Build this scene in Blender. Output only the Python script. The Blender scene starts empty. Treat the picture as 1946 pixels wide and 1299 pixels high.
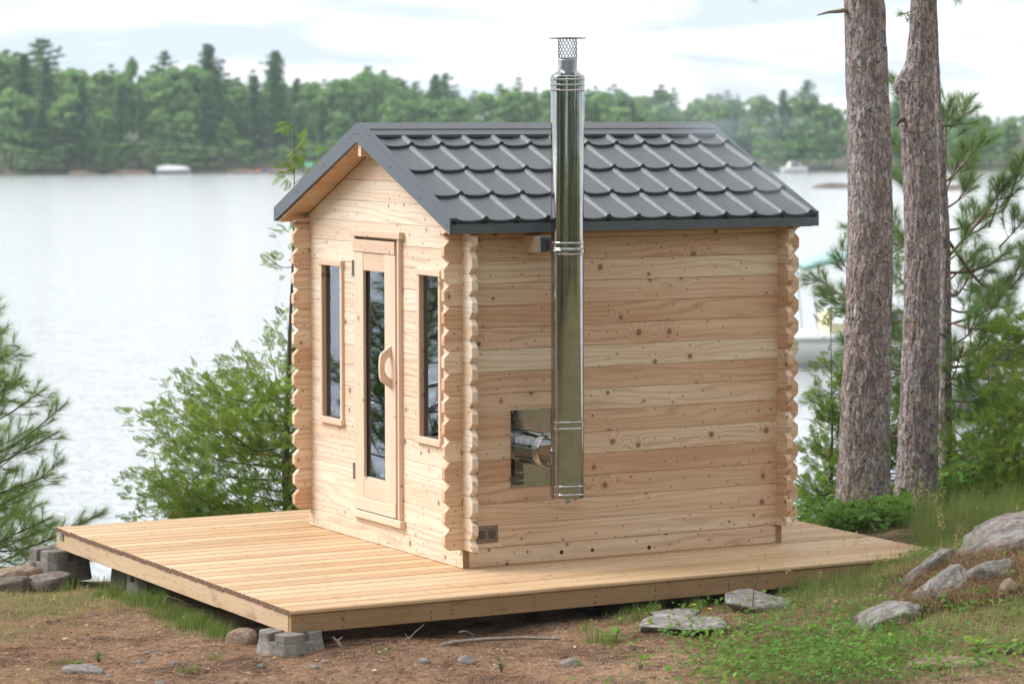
import bpy, math, random
import numpy as np
from mathutils import Vector, Matrix

random.seed(7)
rng = np.random.default_rng(11)
scene = bpy.context.scene
col = scene.collection
R = math.radians

# ------------------------------------------------------------------ camera
FPX, PITCH, ROLL, CAMZ = 5556.4, 0.07602, -0.00117, 2.8362      # focal length in photo pixels, tilt, height over the deck
cam_data = bpy.data.cameras.new('camera')
cam_data.sensor_width = 36.0
cam_data.lens = 36.0 * FPX / 1946.0
cam_data.clip_start, cam_data.clip_end = 0.5, 6000.0
cam = bpy.data.objects.new('camera', cam_data)
col.objects.link(cam)
cam.matrix_world = Matrix.Translation((0, 0, CAMZ)) @ Matrix.Rotation(math.pi / 2 - PITCH, 4, 'X') @ Matrix.Rotation(ROLL, 4, 'Z')
cam_data.dof.use_dof = True
cam_data.dof.focus_distance = 18.6
cam_data.dof.aperture_fstop = 3.2
scene.camera = cam

# ------------------------------------------------------------------ world and sun
SUN_DIR = Vector((-0.80, 0.08, 0.74)).normalized()             # towards the sun
world = bpy.data.worlds.new('World')
scene.world = world
world.use_nodes = True
wt = world.node_tree
wt.nodes.clear()


class NT:
    """Small wrapper that writes node trees as expressions."""
    def __init__(self, tree):
        self.t = tree

    def node(self, kind, ins=None, **props):
        n = self.t.nodes.new(kind)
        for k, v in props.items():
            setattr(n, k, v)
        for k, v in (ins or {}).items():
            s = n.inputs[k]
            if isinstance(v, bpy.types.NodeSocket):
                self.t.links.new(v, s)
            else:
                s.default_value = v
        return n

    def math(self, op, a, b=0.0, c=0.0, clamp=False):
        n = self.node('ShaderNodeMath', {0: a, 1: b, 2: c}, operation=op)
        n.use_clamp = clamp
        return n.outputs[0]

    def vec(self, x, y, z=0.0):
        return self.node('ShaderNodeCombineXYZ', {0: x, 1: y, 2: z}).outputs[0]

    def sep(self, v):
        n = self.node('ShaderNodeSeparateXYZ', {0: v})
        return n.outputs[0], n.outputs[1], n.outputs[2]

    def noise(self, v, scale, detail=3.0, rough=0.55, dist=0.0):
        n = self.node('ShaderNodeTexNoise', {'Vector': v, 'Scale': scale, 'Detail': detail, 'Roughness': rough, 'Distortion': dist})
        return n.outputs[0]

    def mix(self, f, a, b, blend='MIX'):
        n = self.node('ShaderNodeMix', data_type='RGBA', blend_type=blend)
        for k, v in ((0, f), (6, a), (7, b)):
            if isinstance(v, bpy.types.NodeSocket):
                self.t.links.new(v, n.inputs[k])
            else:
                n.inputs[k].default_value = v if k == 0 else (tuple(v) + (1.0,))[:4]
        return n.outputs[2]

    def smooth(self, v, a, b, lo=0.0, hi=1.0):
        return self.node('ShaderNodeMapRange', {'Value': v, 'From Min': a, 'From Max': b, 'To Min': lo, 'To Max': hi},
                         interpolation_type='SMOOTHSTEP').outputs[0]

    def lin(self, v, a, b, lo=0.0, hi=1.0):
        return self.node('ShaderNodeMapRange', {'Value': v, 'From Min': a, 'From Max': b, 'To Min': lo, 'To Max': hi}).outputs[0]

    def ramp(self, f, stops, interp='LINEAR'):
        n = self.node('ShaderNodeValToRGB', {0: f})
        n.color_ramp.interpolation = interp
        e = n.color_ramp.elements
        while len(e) < len(stops):
            e.new(0.5)
        for el, (p, c) in zip(e, stops):
            el.position = p
            el.color = tuple(c) + (1.0,)
        return n.outputs[0]


w = NT(wt)
sky = w.node('ShaderNodeTexSky', sky_type='NISHITA', sun_disc=False)
sky.sun_elevation = math.asin(SUN_DIR.z)
sky.sun_rotation = math.atan2(SUN_DIR.x, SUN_DIR.y)
sky.air_density, sky.dust_density, sky.ozone_density = 1.0, 1.5, 1.0
bg_sky = w.node('ShaderNodeBackground', {'Color': sky.outputs[0], 'Strength': 0.15})
# cloud cover: the same broken overcast over the whole dome
tc = w.node('ShaderNodeTexCoord')
dx, dy, dz = w.sep(tc.outputs['Generated'])
den = w.math('ADD', w.math('ABSOLUTE', dz), 0.16)
cp = w.vec(w.math('DIVIDE', dx, den), w.math('DIVIDE', dy, den), 0.0)
cn = w.noise(w.node('ShaderNodeVectorMath', {0: cp, 1: (3.1, 7.7, 0)}, operation='ADD').outputs[0], 1.7, 4.0, 0.55, 0.4)
shade = w.smooth(cn, 0.42, 0.62)
cover = w.smooth(cn, 0.80, 0.66, 0.35, 1.0)
ccol = w.mix(shade, (1.08, 1.09, 1.10), (0.62, 0.70, 0.78))
bg_cl = w.node('ShaderNodeBackground', {'Color': ccol, 'Strength': 1.0})
mx = w.node('ShaderNodeMixShader', {0: cover, 1: bg_sky.outputs[0], 2: bg_cl.outputs[0]})
wo = w.node('ShaderNodeOutputWorld', {0: mx.outputs[0]})

sun_data = bpy.data.lights.new('sun', 'SUN')
sun_data.energy = 3.4
sun_data.angle = R(42.0)
sun_data.color = (1.0, 0.985, 0.965)
sun = bpy.data.objects.new('sun', sun_data)
col.objects.link(sun)
sun.location = (-20, 0, 30)
sun.rotation_euler = (-SUN_DIR).to_track_quat('-Z', 'Y').to_euler()

vs = scene.view_settings
vs.view_transform = 'Standard'
vs.look = 'None'
vs.exposure = 0.42
vs.gamma = 1.0
vs.use_curve_mapping = False
scene.cycles.use_adaptive_sampling = True
scene.cycles.adaptive_threshold = 0.02
scene.cycles.max_bounces = 6
scene.cycles.diffuse_bounces = 3
scene.cycles.glossy_bounces = 3
scene.cycles.transparent_max_bounces = 8
scene.cycles.caustics_reflective = False
scene.cycles.caustics_refractive = False


# ------------------------------------------------------------------ helpers
def at(px, py, Y):
    """World point on plane y = Y that the photograph shows at pixel (px, py)."""
    a, b = (px - 973.0) / FPX, -(py - 649.5) / FPX
    c, s = math.cos(PITCH), math.sin(PITCH)
    d = Vector((a, c + b * s, -s + b * c))
    return Vector((0, 0, CAMZ)) + d * (Y / d.y)


def tag(o, label=None, cat=None, group=None, kind=None):
    if label: o['label'] = label
    if cat: o['category'] = cat
    if group: o['group'] = group
    if kind: o['kind'] = kind
    return o


def empty(name, loc=(0, 0, 0), rz=0.0, parent=None):
    o = bpy.data.objects.new(name, None)
    o.empty_display_size = 0.1
    col.objects.link(o)
    o.parent = parent
    o.location = loc
    o.rotation_euler = (0, 0, rz)
    return o


def link(name, mesh, parent=None, loc=(0, 0, 0), rot=(0, 0, 0), scale=None):
    o = bpy.data.objects.new(name, mesh)
    col.objects.link(o)
    o.parent = parent
    o.location = loc
    o.rotation_euler = rot
    if scale is not None:
        o.scale = scale if hasattr(scale, '__len__') else (scale,) * 3
    return o


def np_mesh(name, V, F, mats, smooth=False, attrs=None, midx=None):
    """Mesh from arrays; F is (n,3) or (n,4)."""
    V = np.asarray(V, np.float32)
    F = np.asarray(F, np.int32)
    me = bpy.data.meshes.new(name)
    k = F.shape[1]
    me.vertices.add(len(V)); me.vertices.foreach_set('co', V.ravel())
    me.loops.add(F.size); me.loops.foreach_set('vertex_index', F.ravel())
    me.polygons.add(len(F))
    me.polygons.foreach_set('loop_start', np.arange(0, F.size, k, dtype=np.int32))
    me.polygons.foreach_set('loop_total', np.full(len(F), k, np.int32))
    if midx is not None:
        me.polygons.foreach_set('material_index', np.asarray(midx, np.int32))
    if smooth:
        me.polygons.foreach_set('use_smooth', np.ones(len(F), bool))
    for nm, (typ, arr) in (attrs or {}).items():
        a = me.attributes.new(nm, typ, 'POINT')
        a.data.foreach_set('value' if typ == 'FLOAT' else 'color', np.asarray(arr, np.float32).ravel())
    for m in (mats if isinstance(mats, (list, tuple)) else [mats]):
        me.materials.append(m)
    me.update(calc_edges=True)
    me.validate()
    return me


class MB:
    """Collects shapes and builds them as one mesh."""
    def __init__(self):
        self.v, self.f, self.m, self.s = [], [], [], []

    def add(self, vs, fs, mi=0, smooth=False):
        o = len(self.v)
        self.v += [tuple(p) for p in vs]
        for f in fs:
            self.f.append([i + o for i in f]); self.m.append(mi); self.s.append(smooth)

    def box(self, x0, x1, y0, y1, z0, z1, mi=0):
        self.add([(x0, y0, z0), (x1, y0, z0), (x1, y1, z0), (x0, y1, z0), (x0, y0, z1), (x1, y0, z1), (x1, y1, z1), (x0, y1, z1)],
                 [(0, 3, 2, 1), (4, 5, 6, 7), (0, 1, 5, 4), (1, 2, 6, 5), (2, 3, 7, 6), (3, 0, 4, 7)], mi)

    def bbox(self, x0, x1, y0, y1, z0, z1, b=0.003, mi=0):
        """Box with chamfered long edges (chamfer round the x axis) and ends."""
        p = [(y0 + b, z0), (y1 - b, z0), (y1, z0 + b), (y1, z1 - b), (y1 - b, z1), (y0 + b, z1), (y0, z1 - b), (y0, z0 + b)]
        n = len(p)
        vs_ = [(x0, a, c) for a, c in p] + [(x1, a, c) for a, c in p]
        fs = [tuple(range(n - 1, -1, -1)), tuple(range(n, 2 * n))] + [(i, (i + 1) % n, n + (i + 1) % n, n + i) for i in range(n)]
        fs = [tuple(reversed(f)) for f in fs] if False else fs
        self.add(vs_, fs, mi)

    def slab(self, poly, y0, y1, b=0.003, mi=0):
        """Convex outline poly of (x, z), counter-clockwise, from y0 (front, chamfered by b) to y1 (back)."""
        n = len(poly)
        P = np.array(poly, float)
        e = np.roll(P, -1, 0) - P
        L = np.linalg.norm(e, axis=1, keepdims=True); L[L < 1e-9] = 1e-9
        nrm = np.stack([-e[:, 1], e[:, 0]], 1) / L
        q = nrm + np.roll(nrm, 1, 0)
        q /= np.maximum(0.25, (q * np.roll(nrm, 1, 0)).sum(1, keepdims=True))
        I = P + q * b
        vs_ = [(x, y0, z) for x, z in I] + [(x, y0 + b, z) for x, z in P] + [(x, y1 - b, z) for x, z in P] + [(x, y1, z) for x, z in I]
        fs = [tuple(range(n)), tuple(range(4 * n - 1, 3 * n - 1, -1))]
        for k in range(3):
            for i in range(n):
                j = (i + 1) % n
                fs.append((k * n + j, k * n + i, (k + 1) * n + i, (k + 1) * n + j))
        self.add(vs_, fs, mi)

    def tube(self, pts, rad, n=10, mi=0, caps=True, smooth=True):
        pts = [Vector(p) for p in pts]
        rad = rad if hasattr(rad, '__len__') else [rad] * len(pts)
        vs_, fs = [], []
        ref = None
        for i, p in enumerate(pts):
            t = (pts[min(i + 1, len(pts) - 1)] - pts[max(i - 1, 0)]).normalized()
            if ref is None:
                ref = t.orthogonal().normalized()
            ref = (ref - t * ref.dot(t)).normalized()
            bt = t.cross(ref)
            for k in range(n):
                a = 2 * math.pi * k / n
                vs_.append(p + (ref * math.cos(a) + bt * math.sin(a)) * rad[i])
        for i in range(len(pts) - 1):
            for k in range(n):
                k2 = (k + 1) % n
                fs.append((i * n + k, i * n + k2, (i + 1) * n + k2, (i + 1) * n + k))
        self.add(vs_, fs, mi, smooth)
        if caps:
            self.add(vs_[:n], [tuple(range(n - 1, -1, -1))], mi)
            self.add(vs_[-n:], [tuple(range(n))], mi)

    def lathe(self, prof, n=48, mi=0, centre=(0, 0, 0), axis='z', smooth=True, sharp=True):
        """Rings of (radius, height); with sharp=True every segment keeps its own edge."""
        def ring(r, h):
            out = []
            for k in range(n):
                a = 2 * math.pi * k / n
                c, s = r * math.cos(a), r * math.sin(a)
                p = (c, s, h) if axis == 'z' else ((c, -h, s) if axis == '-y' else (h, c, s))
                out.append((p[0] + centre[0], p[1] + centre[1], p[2] + centre[2]))
            return out
        for (r0, h0), (r1, h1) in zip(prof[:-1], prof[1:]):
            self.add(ring(r0, h0) + ring(r1, h1), [(k, (k + 1) % n, n + (k + 1) % n, n + k) for k in range(n)], mi, smooth)

    def mesh(self, name, mats):
        me = bpy.data.meshes.new(name)
        me.from_pydata(self.v, [], self.f)
        for m in (mats if isinstance(mats, (list, tuple)) else [mats]):
            me.materials.append(m)
        me.polygons.foreach_set('material_index', self.m)
        me.polygons.foreach_set('use_smooth', self.s)
        me.update()
        return me

    def build(self, name, mats, parent=None, loc=(0, 0, 0), rot=(0, 0, 0), scale=None):
        return link(name, self.mesh(name, mats), parent, loc, rot, scale)


def clip(poly, a, b, c):
    """Part of a convex polygon where a*x + b*z <= c."""
    out = []
    n = len(poly)
    for i in range(n):
        p, q = poly[i], poly[(i + 1) % n]
        dp, dq = a * p[0] + b * p[1] - c, a * q[0] + b * q[1] - c
        if dp <= 0: out.append(p)
        if dp * dq < 0:
            t = dp / (dp - dq)
            out.append((p[0] + t * (q[0] - p[0]), p[1] + t * (q[1] - p[1])))
    res = []
    for p in out:
        if not res or math.hypot(p[0] - res[-1][0], p[1] - res[-1][1]) > 1e-4: res.append(p)
    if len(res) > 1 and math.hypot(res[0][0] - res[-1][0], res[0][1] - res[-1][1]) < 1e-4: res.pop()
    return res


# value noise for geometry
_perm = np.random.default_rng(3).random((64, 64, 64)).astype(np.float32)


def vnoise(P):
    P = np.asarray(P, float)
    i = np.floor(P).astype(int); f = P - i
    f = f * f * (3 - 2 * f)
    out = 0
    for a in (0, 1):
        for b in (0, 1):
            for c in (0, 1):
                wgt = (f[..., 0] if a else 1 - f[..., 0]) * (f[..., 1] if b else 1 - f[..., 1]) * (f[..., 2] if c else 1 - f[..., 2])
                out = out + wgt * _perm[(i[..., 0] + a) % 64, (i[..., 1] + b) % 64, (i[..., 2] + c) % 64]
    return out * 2 - 1


def fbm(P, octaves=4, gain=0.5):
    P = np.asarray(P, float)
    s, a, out = 1.0, 1.0, 0
    for k in range(octaves):
        out = out + a * vnoise(P * s + k * 17.3)
        s *= 2.03; a *= gain
    return out


# ------------------------------------------------------------------ materials
def new_mat(name):
    m = bpy.data.materials.new(name)
    m.use_nodes = True
    t = m.node_tree
    t.nodes.clear()
    n = NT(t)
    bs = n.node('ShaderNodeBsdfPrincipled')
    n.node('ShaderNodeOutputMaterial', {0: bs.outputs[0]})
    return m, n, bs


def setin(n, bs, **kw):
    for k, v in kw.items():
        k = k.replace('_', ' ')
        if isinstance(v, bpy.types.NodeSocket):
            n.t.links.new(v, bs.inputs[k])
        else:
            bs.inputs[k].default_value = (tuple(v) + (1.0,))[:4] if hasattr(v, '__len__') else v


def bump(n, bs, h, strength=0.3, dist=0.01):
    b = n.node('ShaderNodeBump', {'Height': h, 'Strength': strength, 'Distance': dist})
    n.t.links.new(b.outputs[0], bs.inputs['Normal'])


def wood(name, stops, knot=1.0, dark=(0.16, 0.075, 0.035), line=0.55, rough=0.55, knot_scale=4.0, thr=0.20, weather=0.0, bumps=0.0):
    """Sawn softwood: tone by piece, growth rings that bend round knots, fine fibre. Local x runs along the grain."""
    m, n, bs = new_mat(name)
    co = n.node('ShaderNodeTexCoord').outputs['Object']
    rnd = n.node('ShaderNodeObjectInfo').outputs['Random']
    x, y, z = n.sep(co)
    r1 = n.math('FRACT', n.math('MULTIPLY', rnd, 17.31))
    x = n.math('ADD', x, n.math('MULTIPLY', rnd, 83.0))
    u = n.math('ADD', n.math('ADD', y, z), n.math('MULTIPLY', r1, 41.0))
    # knots
    vk = n.node('ShaderNodeTexVoronoi', {'Vector': n.vec(x, u), 'Scale': knot_scale, 'Randomness': 0.95}, voronoi_dimensions='2D')
    kr, kg, kb = n.sep(vk.outputs['Color'])
    present = n.math('GREATER_THAN', kr, thr)
    rad = n.lin(n.math('MULTIPLY', kg, kg), 0, 1, 0.0055 * knot_scale, 0.0175 * knot_scale)
    wob = n.math('MULTIPLY', n.math('SUBTRACT', n.noise(n.vec(x, u), 70.0, 2.0), 0.5), 0.04)
    d = n.math('ADD', vk.outputs['Distance'], wob)
    q = n.math('DIVIDE', d, rad)
    core = n.math('MULTIPLY', n.smooth(q, 1.0, 0.72), present)
    ring = n.math('MULTIPLY', n.math('MULTIPLY', n.smooth(q, 1.25, 0.98), n.smooth(q, 0.55, 0.9)), present)
    halo = n.math('MULTIPLY', n.smooth(q, 3.2, 0.9), present)
    # grain
    big = n.noise(n.vec(n.math('MULTIPLY', x, 0.55), n.math('MULTIPLY', u, 5.0)), 1.0, 2.5, 0.5)
    ph = n.math('ADD', n.math('MULTIPLY', u, 150.0), n.math('MULTIPLY', big, 46.0))
    ph = n.math('ADD', ph, n.math('MULTIPLY', n.math('MULTIPLY', n.smooth(q, 6.0, 0.3), present), 14.0))
    ph = n.math('ADD', ph, n.math('MULTIPLY', n.noise(n.vec(n.math('MULTIPLY', x, 4.0), n.math('MULTIPLY', u, 40.0)), 1.0, 3.0), 3.5))
    sn = n.math('MULTIPLY_ADD', n.math('SINE', ph), 0.5, 0.5)
    late = n.math('POWER', sn, 3.0)
    fib = n.noise(n.vec(n.math('MULTIPLY', x, 7.0), n.math('MULTIPLY', u, 420.0)), 1.0, 2.0, 0.6)
    tone = n.noise(n.vec(n.math('MULTIPLY', x, 0.8), n.math('MULTIPLY', u, 9.0)), 1.0, 3.0, 0.55)
    t = n.math('ADD', n.math('MULTIPLY', r1, 0.72), n.lin(tone, 0.3, 0.7, -0.20, 0.34), clamp=True)
    base = n.ramp(t, stops)
    vis = n.smooth(n.noise(n.vec(n.math('MULTIPLY', x, 0.7), n.math('MULTIPLY', u, 3.0)), 1.0, 2.0), 0.3, 0.7, 0.35, 1.0)
    lf = n.math('MULTIPLY', n.math('MULTIPLY', late, line), vis)
    c = n.mix(lf, base, n.mix(0.5, dark, stops[-1][1]))
    c = n.mix(n.lin(fib, 0.25, 0.8, 0.0, 0.16), c, n.mix(0.35, dark, stops[-1][1]))
    c = n.mix(n.math('MULTIPLY', halo, 0.34 * knot), c, n.mix(0.25, stops[-1][1], dark))
    c = n.mix(n.math('MULTIPLY', core, 0.74 * knot), c, n.mix(n.lin(kb, 0, 1), (0.24, 0.115, 0.055), (0.11, 0.055, 0.03)))
    c = n.mix(n.math('MULTIPLY', ring, 0.75 * knot), c, (0.085, 0.042, 0.022))
    # pin knots
    vp = n.node('ShaderNodeTexVoronoi', {'Vector': n.vec(x, u), 'Scale': 8.5}, voronoi_dimensions='2D')
    pr, pg, pb = n.sep(vp.outputs['Color'])
    pin = n.math('MULTIPLY', n.smooth(vp.outputs['Distance'], 0.085, 0.035), n.math('GREATER_THAN', pr, 0.42))
    c = n.mix(n.math('MULTIPLY', pin, 0.62 * knot), c, (0.12, 0.055, 0.028))
    if weather:
        st = n.noise(n.vec(n.math('MULTIPLY', x, 2.2), n.math('MULTIPLY', u, 5.0)), 1.0, 5.0, 0.65, 0.6)
        c = n.mix(n.smooth(st, 0.52, 0.72, 0.0, weather), c, (0.13, 0.075, 0.045))
    setin(n, bs, Base_Color=c, Roughness=n.lin(fib, 0.2, 0.8, rough - 0.06, rough + 0.12), Specular_IOR_Level=0.28)
    if bumps: bump(n, bs, n.math('ADD', n.math('ADD', n.math('MULTIPLY', fib, 0.5), n.math('MULTIPLY', late, 0.4)), n.math('MULTIPLY', core, -0.5)), bumps, 0.004)
    return m


CEDAR = [(0.0, (0.775, 0.635, 0.475)), (0.30, (0.71, 0.515, 0.355)), (0.62, (0.64, 0.418, 0.272)), (1.0, (0.545, 0.312, 0.182))]
M = {}
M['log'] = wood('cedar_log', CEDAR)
M['log_pale_lit'] = wood('pale_lit_cedar_log', [(0.0, (0.795, 0.685, 0.56)), (0.45, (0.75, 0.605, 0.47)), (1.0, (0.69, 0.495, 0.35))])  # front wall: paler sapwood plus its white light put into the colour
M['trim'] = wood('cedar_trim', [(0.0, (0.74, 0.585, 0.455)), (0.5, (0.69, 0.515, 0.39)), (1.0, (0.62, 0.435, 0.315))], knot=0.7, line=0.14, thr=0.6)
M['soffit'] = wood('cedar_roof_boards', [(0.0, (0.64, 0.45, 0.30)), (0.5, (0.58, 0.38, 0.235)), (1.0, (0.50, 0.305, 0.175))], knot=0.9)
M['deck'] = wood('deck_board_wood', [(0.0, (0.67, 0.48, 0.305)), (0.5, (0.57, 0.378, 0.215)), (1.0, (0.44, 0.268, 0.135))], knot=0.55, line=0.30, thr=0.62, weather=0.10)
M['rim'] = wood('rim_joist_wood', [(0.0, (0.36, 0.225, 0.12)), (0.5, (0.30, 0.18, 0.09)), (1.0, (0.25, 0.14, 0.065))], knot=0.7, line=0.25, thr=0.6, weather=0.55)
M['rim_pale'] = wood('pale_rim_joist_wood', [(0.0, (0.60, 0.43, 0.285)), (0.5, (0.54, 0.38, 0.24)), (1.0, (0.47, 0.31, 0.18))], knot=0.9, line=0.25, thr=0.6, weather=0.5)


def plain(name, colr, rough=0.5, metal=0.0, spec=0.5, noise_amt=0.0, scale=20.0, b=0.0, coat=0.0):
    m, n, bs = new_mat(name)
    co = n.node('ShaderNodeTexCoord').outputs['Object']
    c = colr
    if noise_amt:
        nz = n.noise(co, scale, 5.0, 0.6)
        c = n.mix(n.lin(nz, 0.3, 0.7, 0, 1), tuple(v * (1 - noise_amt) for v in colr), tuple(min(1, v * (1 + noise_amt)) for v in colr))
        setin(n, bs, Roughness=n.lin(nz, 0.3, 0.7, max(0.02, rough * 0.8), min(1, rough * 1.2)))
        if b: bump(n, bs, nz, b, 0.01)
    else:
        setin(n, bs, Roughness=rough)
    setin(n, bs, Base_Color=c, Metallic=metal, Specular_IOR_Level=spec, Coat_Weight=coat)
    return m


M['endgrain'] = plain('board_end_grain', (0.15, 0.085, 0.05), 0.85, noise_amt=0.45, scale=30)
M['roof'] = plain('charcoal_roof_metal', (0.108, 0.112, 0.117), 0.52, 0.12, 0.5, 0.10, 35)
M['trim_metal'] = plain('charcoal_trim_metal', (0.110, 0.125, 0.145), 0.44, 0.5, 0.5, 0.12, 18)
M['dull_steel'] = plain('dull_steel', (0.42, 0.45, 0.48), 0.35, 1.0, 0.5, 0.15, 60)
M['dark_steel'] = plain('dark_steel_mesh', (0.10, 0.11, 0.12), 0.45, 0.8, 0.5)
M['black'] = plain('black_rubber', (0.012, 0.012, 0.012), 0.6)
M['screw'] = plain('dark_screw', (0.03, 0.03, 0.03), 0.4, 0.6)
M['vent'] = plain('zinc_vent_plate', (0.20, 0.17, 0.14), 0.5, 0.7, 0.5, 0.2, 80)
M['gasket'] = plain('dark_brown_gasket', (0.055, 0.036, 0.026), 0.7)


def steel_mat():
    m, n, bs = new_mat('polished_stainless_steel')
    co = n.node('ShaderNodeTexCoord').outputs['Object']
    x, y, z = n.sep(co)
    nz = n.noise(n.vec(n.math('MULTIPLY', x, 9.0), n.math('MULTIPLY', y, 9.0), n.math('MULTIPLY', z, 1.2)), 1.0, 3.0)
    f = n.noise(co, 14.0, 4.0)
    setin(n, bs, Base_Color=n.mix(n.lin(f, 0.3, 0.7), (0.38, 0.385, 0.385), (0.48, 0.48, 0.475)), Metallic=1.0, Roughness=n.lin(f, 0.3, 0.7, 0.035, 0.08))
    bump(n, bs, nz, 0.12, 0.02)
    return m


M['steel'] = steel_mat()


def glass_mat():
    m = bpy.data.materials.new('tinted_glass')
    m.use_nodes = True
    t = m.node_tree; t.nodes.clear()
    n = NT(t)
    fr = n.node('ShaderNodeFresnel', {'IOR': 3.1})
    gl = n.node('ShaderNodeBsdfGlossy', {'Color': (0.74, 0.82, 0.92, 1), 'Roughness': 0.012})
    tr = n.node('ShaderNodeBsdfTransparent', {'Color': (0.34, 0.30, 0.26, 1)})
    mx_ = n.node('ShaderNodeMixShader', {0: fr.outputs[0], 1: tr.outputs[0], 2: gl.outputs[0]})
    n.node('ShaderNodeOutputMaterial', {0: mx_.outputs[0]})
    return m


M['glass'] = glass_mat()
# ------------------------------------------------------------------ the cabin
TH = 1.07194
CX, CY = -0.3117, 18.342                 # near corner of the log walls
W, L = 2.328, 2.418                      # gable width, side length
P, Z0 = 0.14, 0.119                      # log height, top of the skirt boards
TAIL, TK, CH = 0.128, 0.045, 0.038
OF, OB, OE = 0.174, 0.160, 0.174         # overhangs
ZR = 2.806
SL = 0.441                               # roof slope
SA = math.atan(SL)
ZT0 = ZR - SL * W / 2                    # roof top at v = 0
cabin = empty('sauna_cabin', (CX, CY, 0.002), math.pi / 2 - TH)
tag(cabin, 'small cedar log sauna cabin with charcoal metal roof standing on the wooden deck', 'cabin')
SOFF = ZT0 - 0.128                       # roof underside at v = 0


def uv(u, v, z=0.0):
    """Cabin coordinates (along the side, along the front) to world."""
    return Vector((CX + u * math.sin(TH) - v * math.cos(TH), CY + u * math.cos(TH) + v * math.sin(TH), z))


ROT = {'near': 0.0, 'front': -math.pi / 2, 'far': math.pi, 'rear': math.pi / 2}


def outline(x0, x1, z0, z1, c0, c1, cut_low=False):
    c0, c1 = max(c0, 0.001), max(c1, 0.001)
    b0, b1 = (0.001, 0.001) if cut_low else (c0, c1)
    return [(x0 + b0, z0), (x1 - b1, z0), (x1, z0 + b1), (x1, z1 - c1), (x1 - c1, z1), (x0 + c0, z1), (x0, z1 - c0), (x0, z0 + b0)]


def put_log(poly, side, loc):
    if len(poly) < 3: return
    mb = MB()
    mb.slab(poly, 0.0, TK, 0.0028)
    mb.build('log', M['log_pale_lit' if side == 'front' else 'log'], cabin, loc, (0, 0, ROT[side]))


G = 0.0008
# side walls (near, far)
for side in ('near', 'far'):
    for k in range(15):
        z0, z1 = Z0 + k * P + G, min(Z0 + (k + 1) * P - G, SOFF - 0.012)
        loc = (0, 0, 0) if side == 'near' else (L, W, 0)
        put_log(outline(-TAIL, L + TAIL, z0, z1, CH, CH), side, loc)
# openings in the front wall: (v0, v1, z0, z1)
DOOR = (0.868, 1.532, 0.205, 2.045)
WIN = [(1.765, 2.062, 0.790, 1.835), (0.297, 0.571, 0.790, 1.835)]
openings = [DOOR] + WIN
for side in ('front', 'rear'):
    for k in range(-1, 20):
        z0 = Z0 + P / 2 + k * P
        z1 = z0 + P
        if k == -1: z0 = Z0
        z0 += G; z1 -= G
        if z0 > ZR - 0.2: break
        spans = [(-TAIL, W + TAIL)]
        if side == 'front':
            for (a, b, c, d) in openings:
                if z1 > c and z0 < d:
                    spans = [s for (p, q) in spans for s in ([(p, q)] if b <= p or a >= q else [(p, a), (b, q)])]
        for (p, q) in spans:
            if q - p < 0.01: continue
            cp_, cq_ = (CH if p < 0 else 0.001), (CH if q > W else 0.001)
            if side == 'front':
                poly = outline(-q, -p, z0, z1, cq_, cp_, k == -1)
                poly = clip(clip(poly, SL, 1, SOFF), -SL, 1, SOFF + SL * W)
                loc = (0, 0, 0)
            else:
                poly = outline(p, q, z0, z1, cp_, cq_, k == -1)
                poly = clip(clip(poly, -SL, 1, SOFF), SL, 1, SOFF + SL * W)
                loc = (L, 0, 0)
            put_log(poly, side, loc)
        if side == 'front':                        # short fillers where an opening ends inside a course
            for (a, b, c, d) in openings:
                if z0 < d < z1 - 0.004: put_log(outline(-b, -a, d, z1, 0.001, 0.001), side, (0, 0, 0))
                if z0 + 0.004 < c < z1: put_log(outline(-b, -a, z0, c, 0.001, 0.001), side, (0, 0, 0))
# skirt boards
mb = MB(); mb.slab([(-W, 0.0), (0, 0.0), (0, Z0 - G), (-W, Z0 - G)], 0.0, TK, 0.0025)
for i in (3, 7, 11): mb.m[i] = 1
mb.build('skirt_board', [M['log_pale_lit'], M['rim']], cabin, (0, 0, 0), (0, 0, ROT['front']))
mb = MB(); mb.slab([(TK + 0.001, 0.0), (L - TK - 0.001, 0.0), (L - TK - 0.001, Z0 - G), (TK + 0.001, Z0 - G)], 0.006, TK, 0.0025)
mb.build('skirt_board', M['log'], cabin)
mb = MB(); mb.slab([(0, 0.0), (W, 0.0), (W, Z0 - G), (0, Z0 - G)], 0.0, TK, 0.0025)
for i in (5, 9, 13): mb.m[i] = 1
mb.build('skirt_board', [M['log'], M['rim']], cabin, (L, 0, 0), (0, 0, ROT['rear']))
mb = MB(); mb.slab([(TK + 0.001, 0.0), (L - TK - 0.001, 0.0), (L - TK - 0.001, Z0 - G), (TK + 0.001, Z0 - G)], 0.006, TK, 0.0025)
mb.build('skirt_board', M['log'], cabin, (L, W, 0), (0, 0, ROT['far']))
# nail heads on the front skirt
mb = MB()
for v in (0.04, 0.09, 0.55, 1.05, 1.55, 2.0, 2.25, 2.30):
    for z in (0.03, 0.09):
        mb.lathe([(0.0001, 0.0014), (0.0042, 0.0014), (0.0042, -0.002)], 8, 0, (-v, 0, z), '-y')
mb.build('nail_heads', M['screw'], cabin, (0, 0, 0), (0, 0, ROT['front']))['kind'] = 'stuff'

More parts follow.
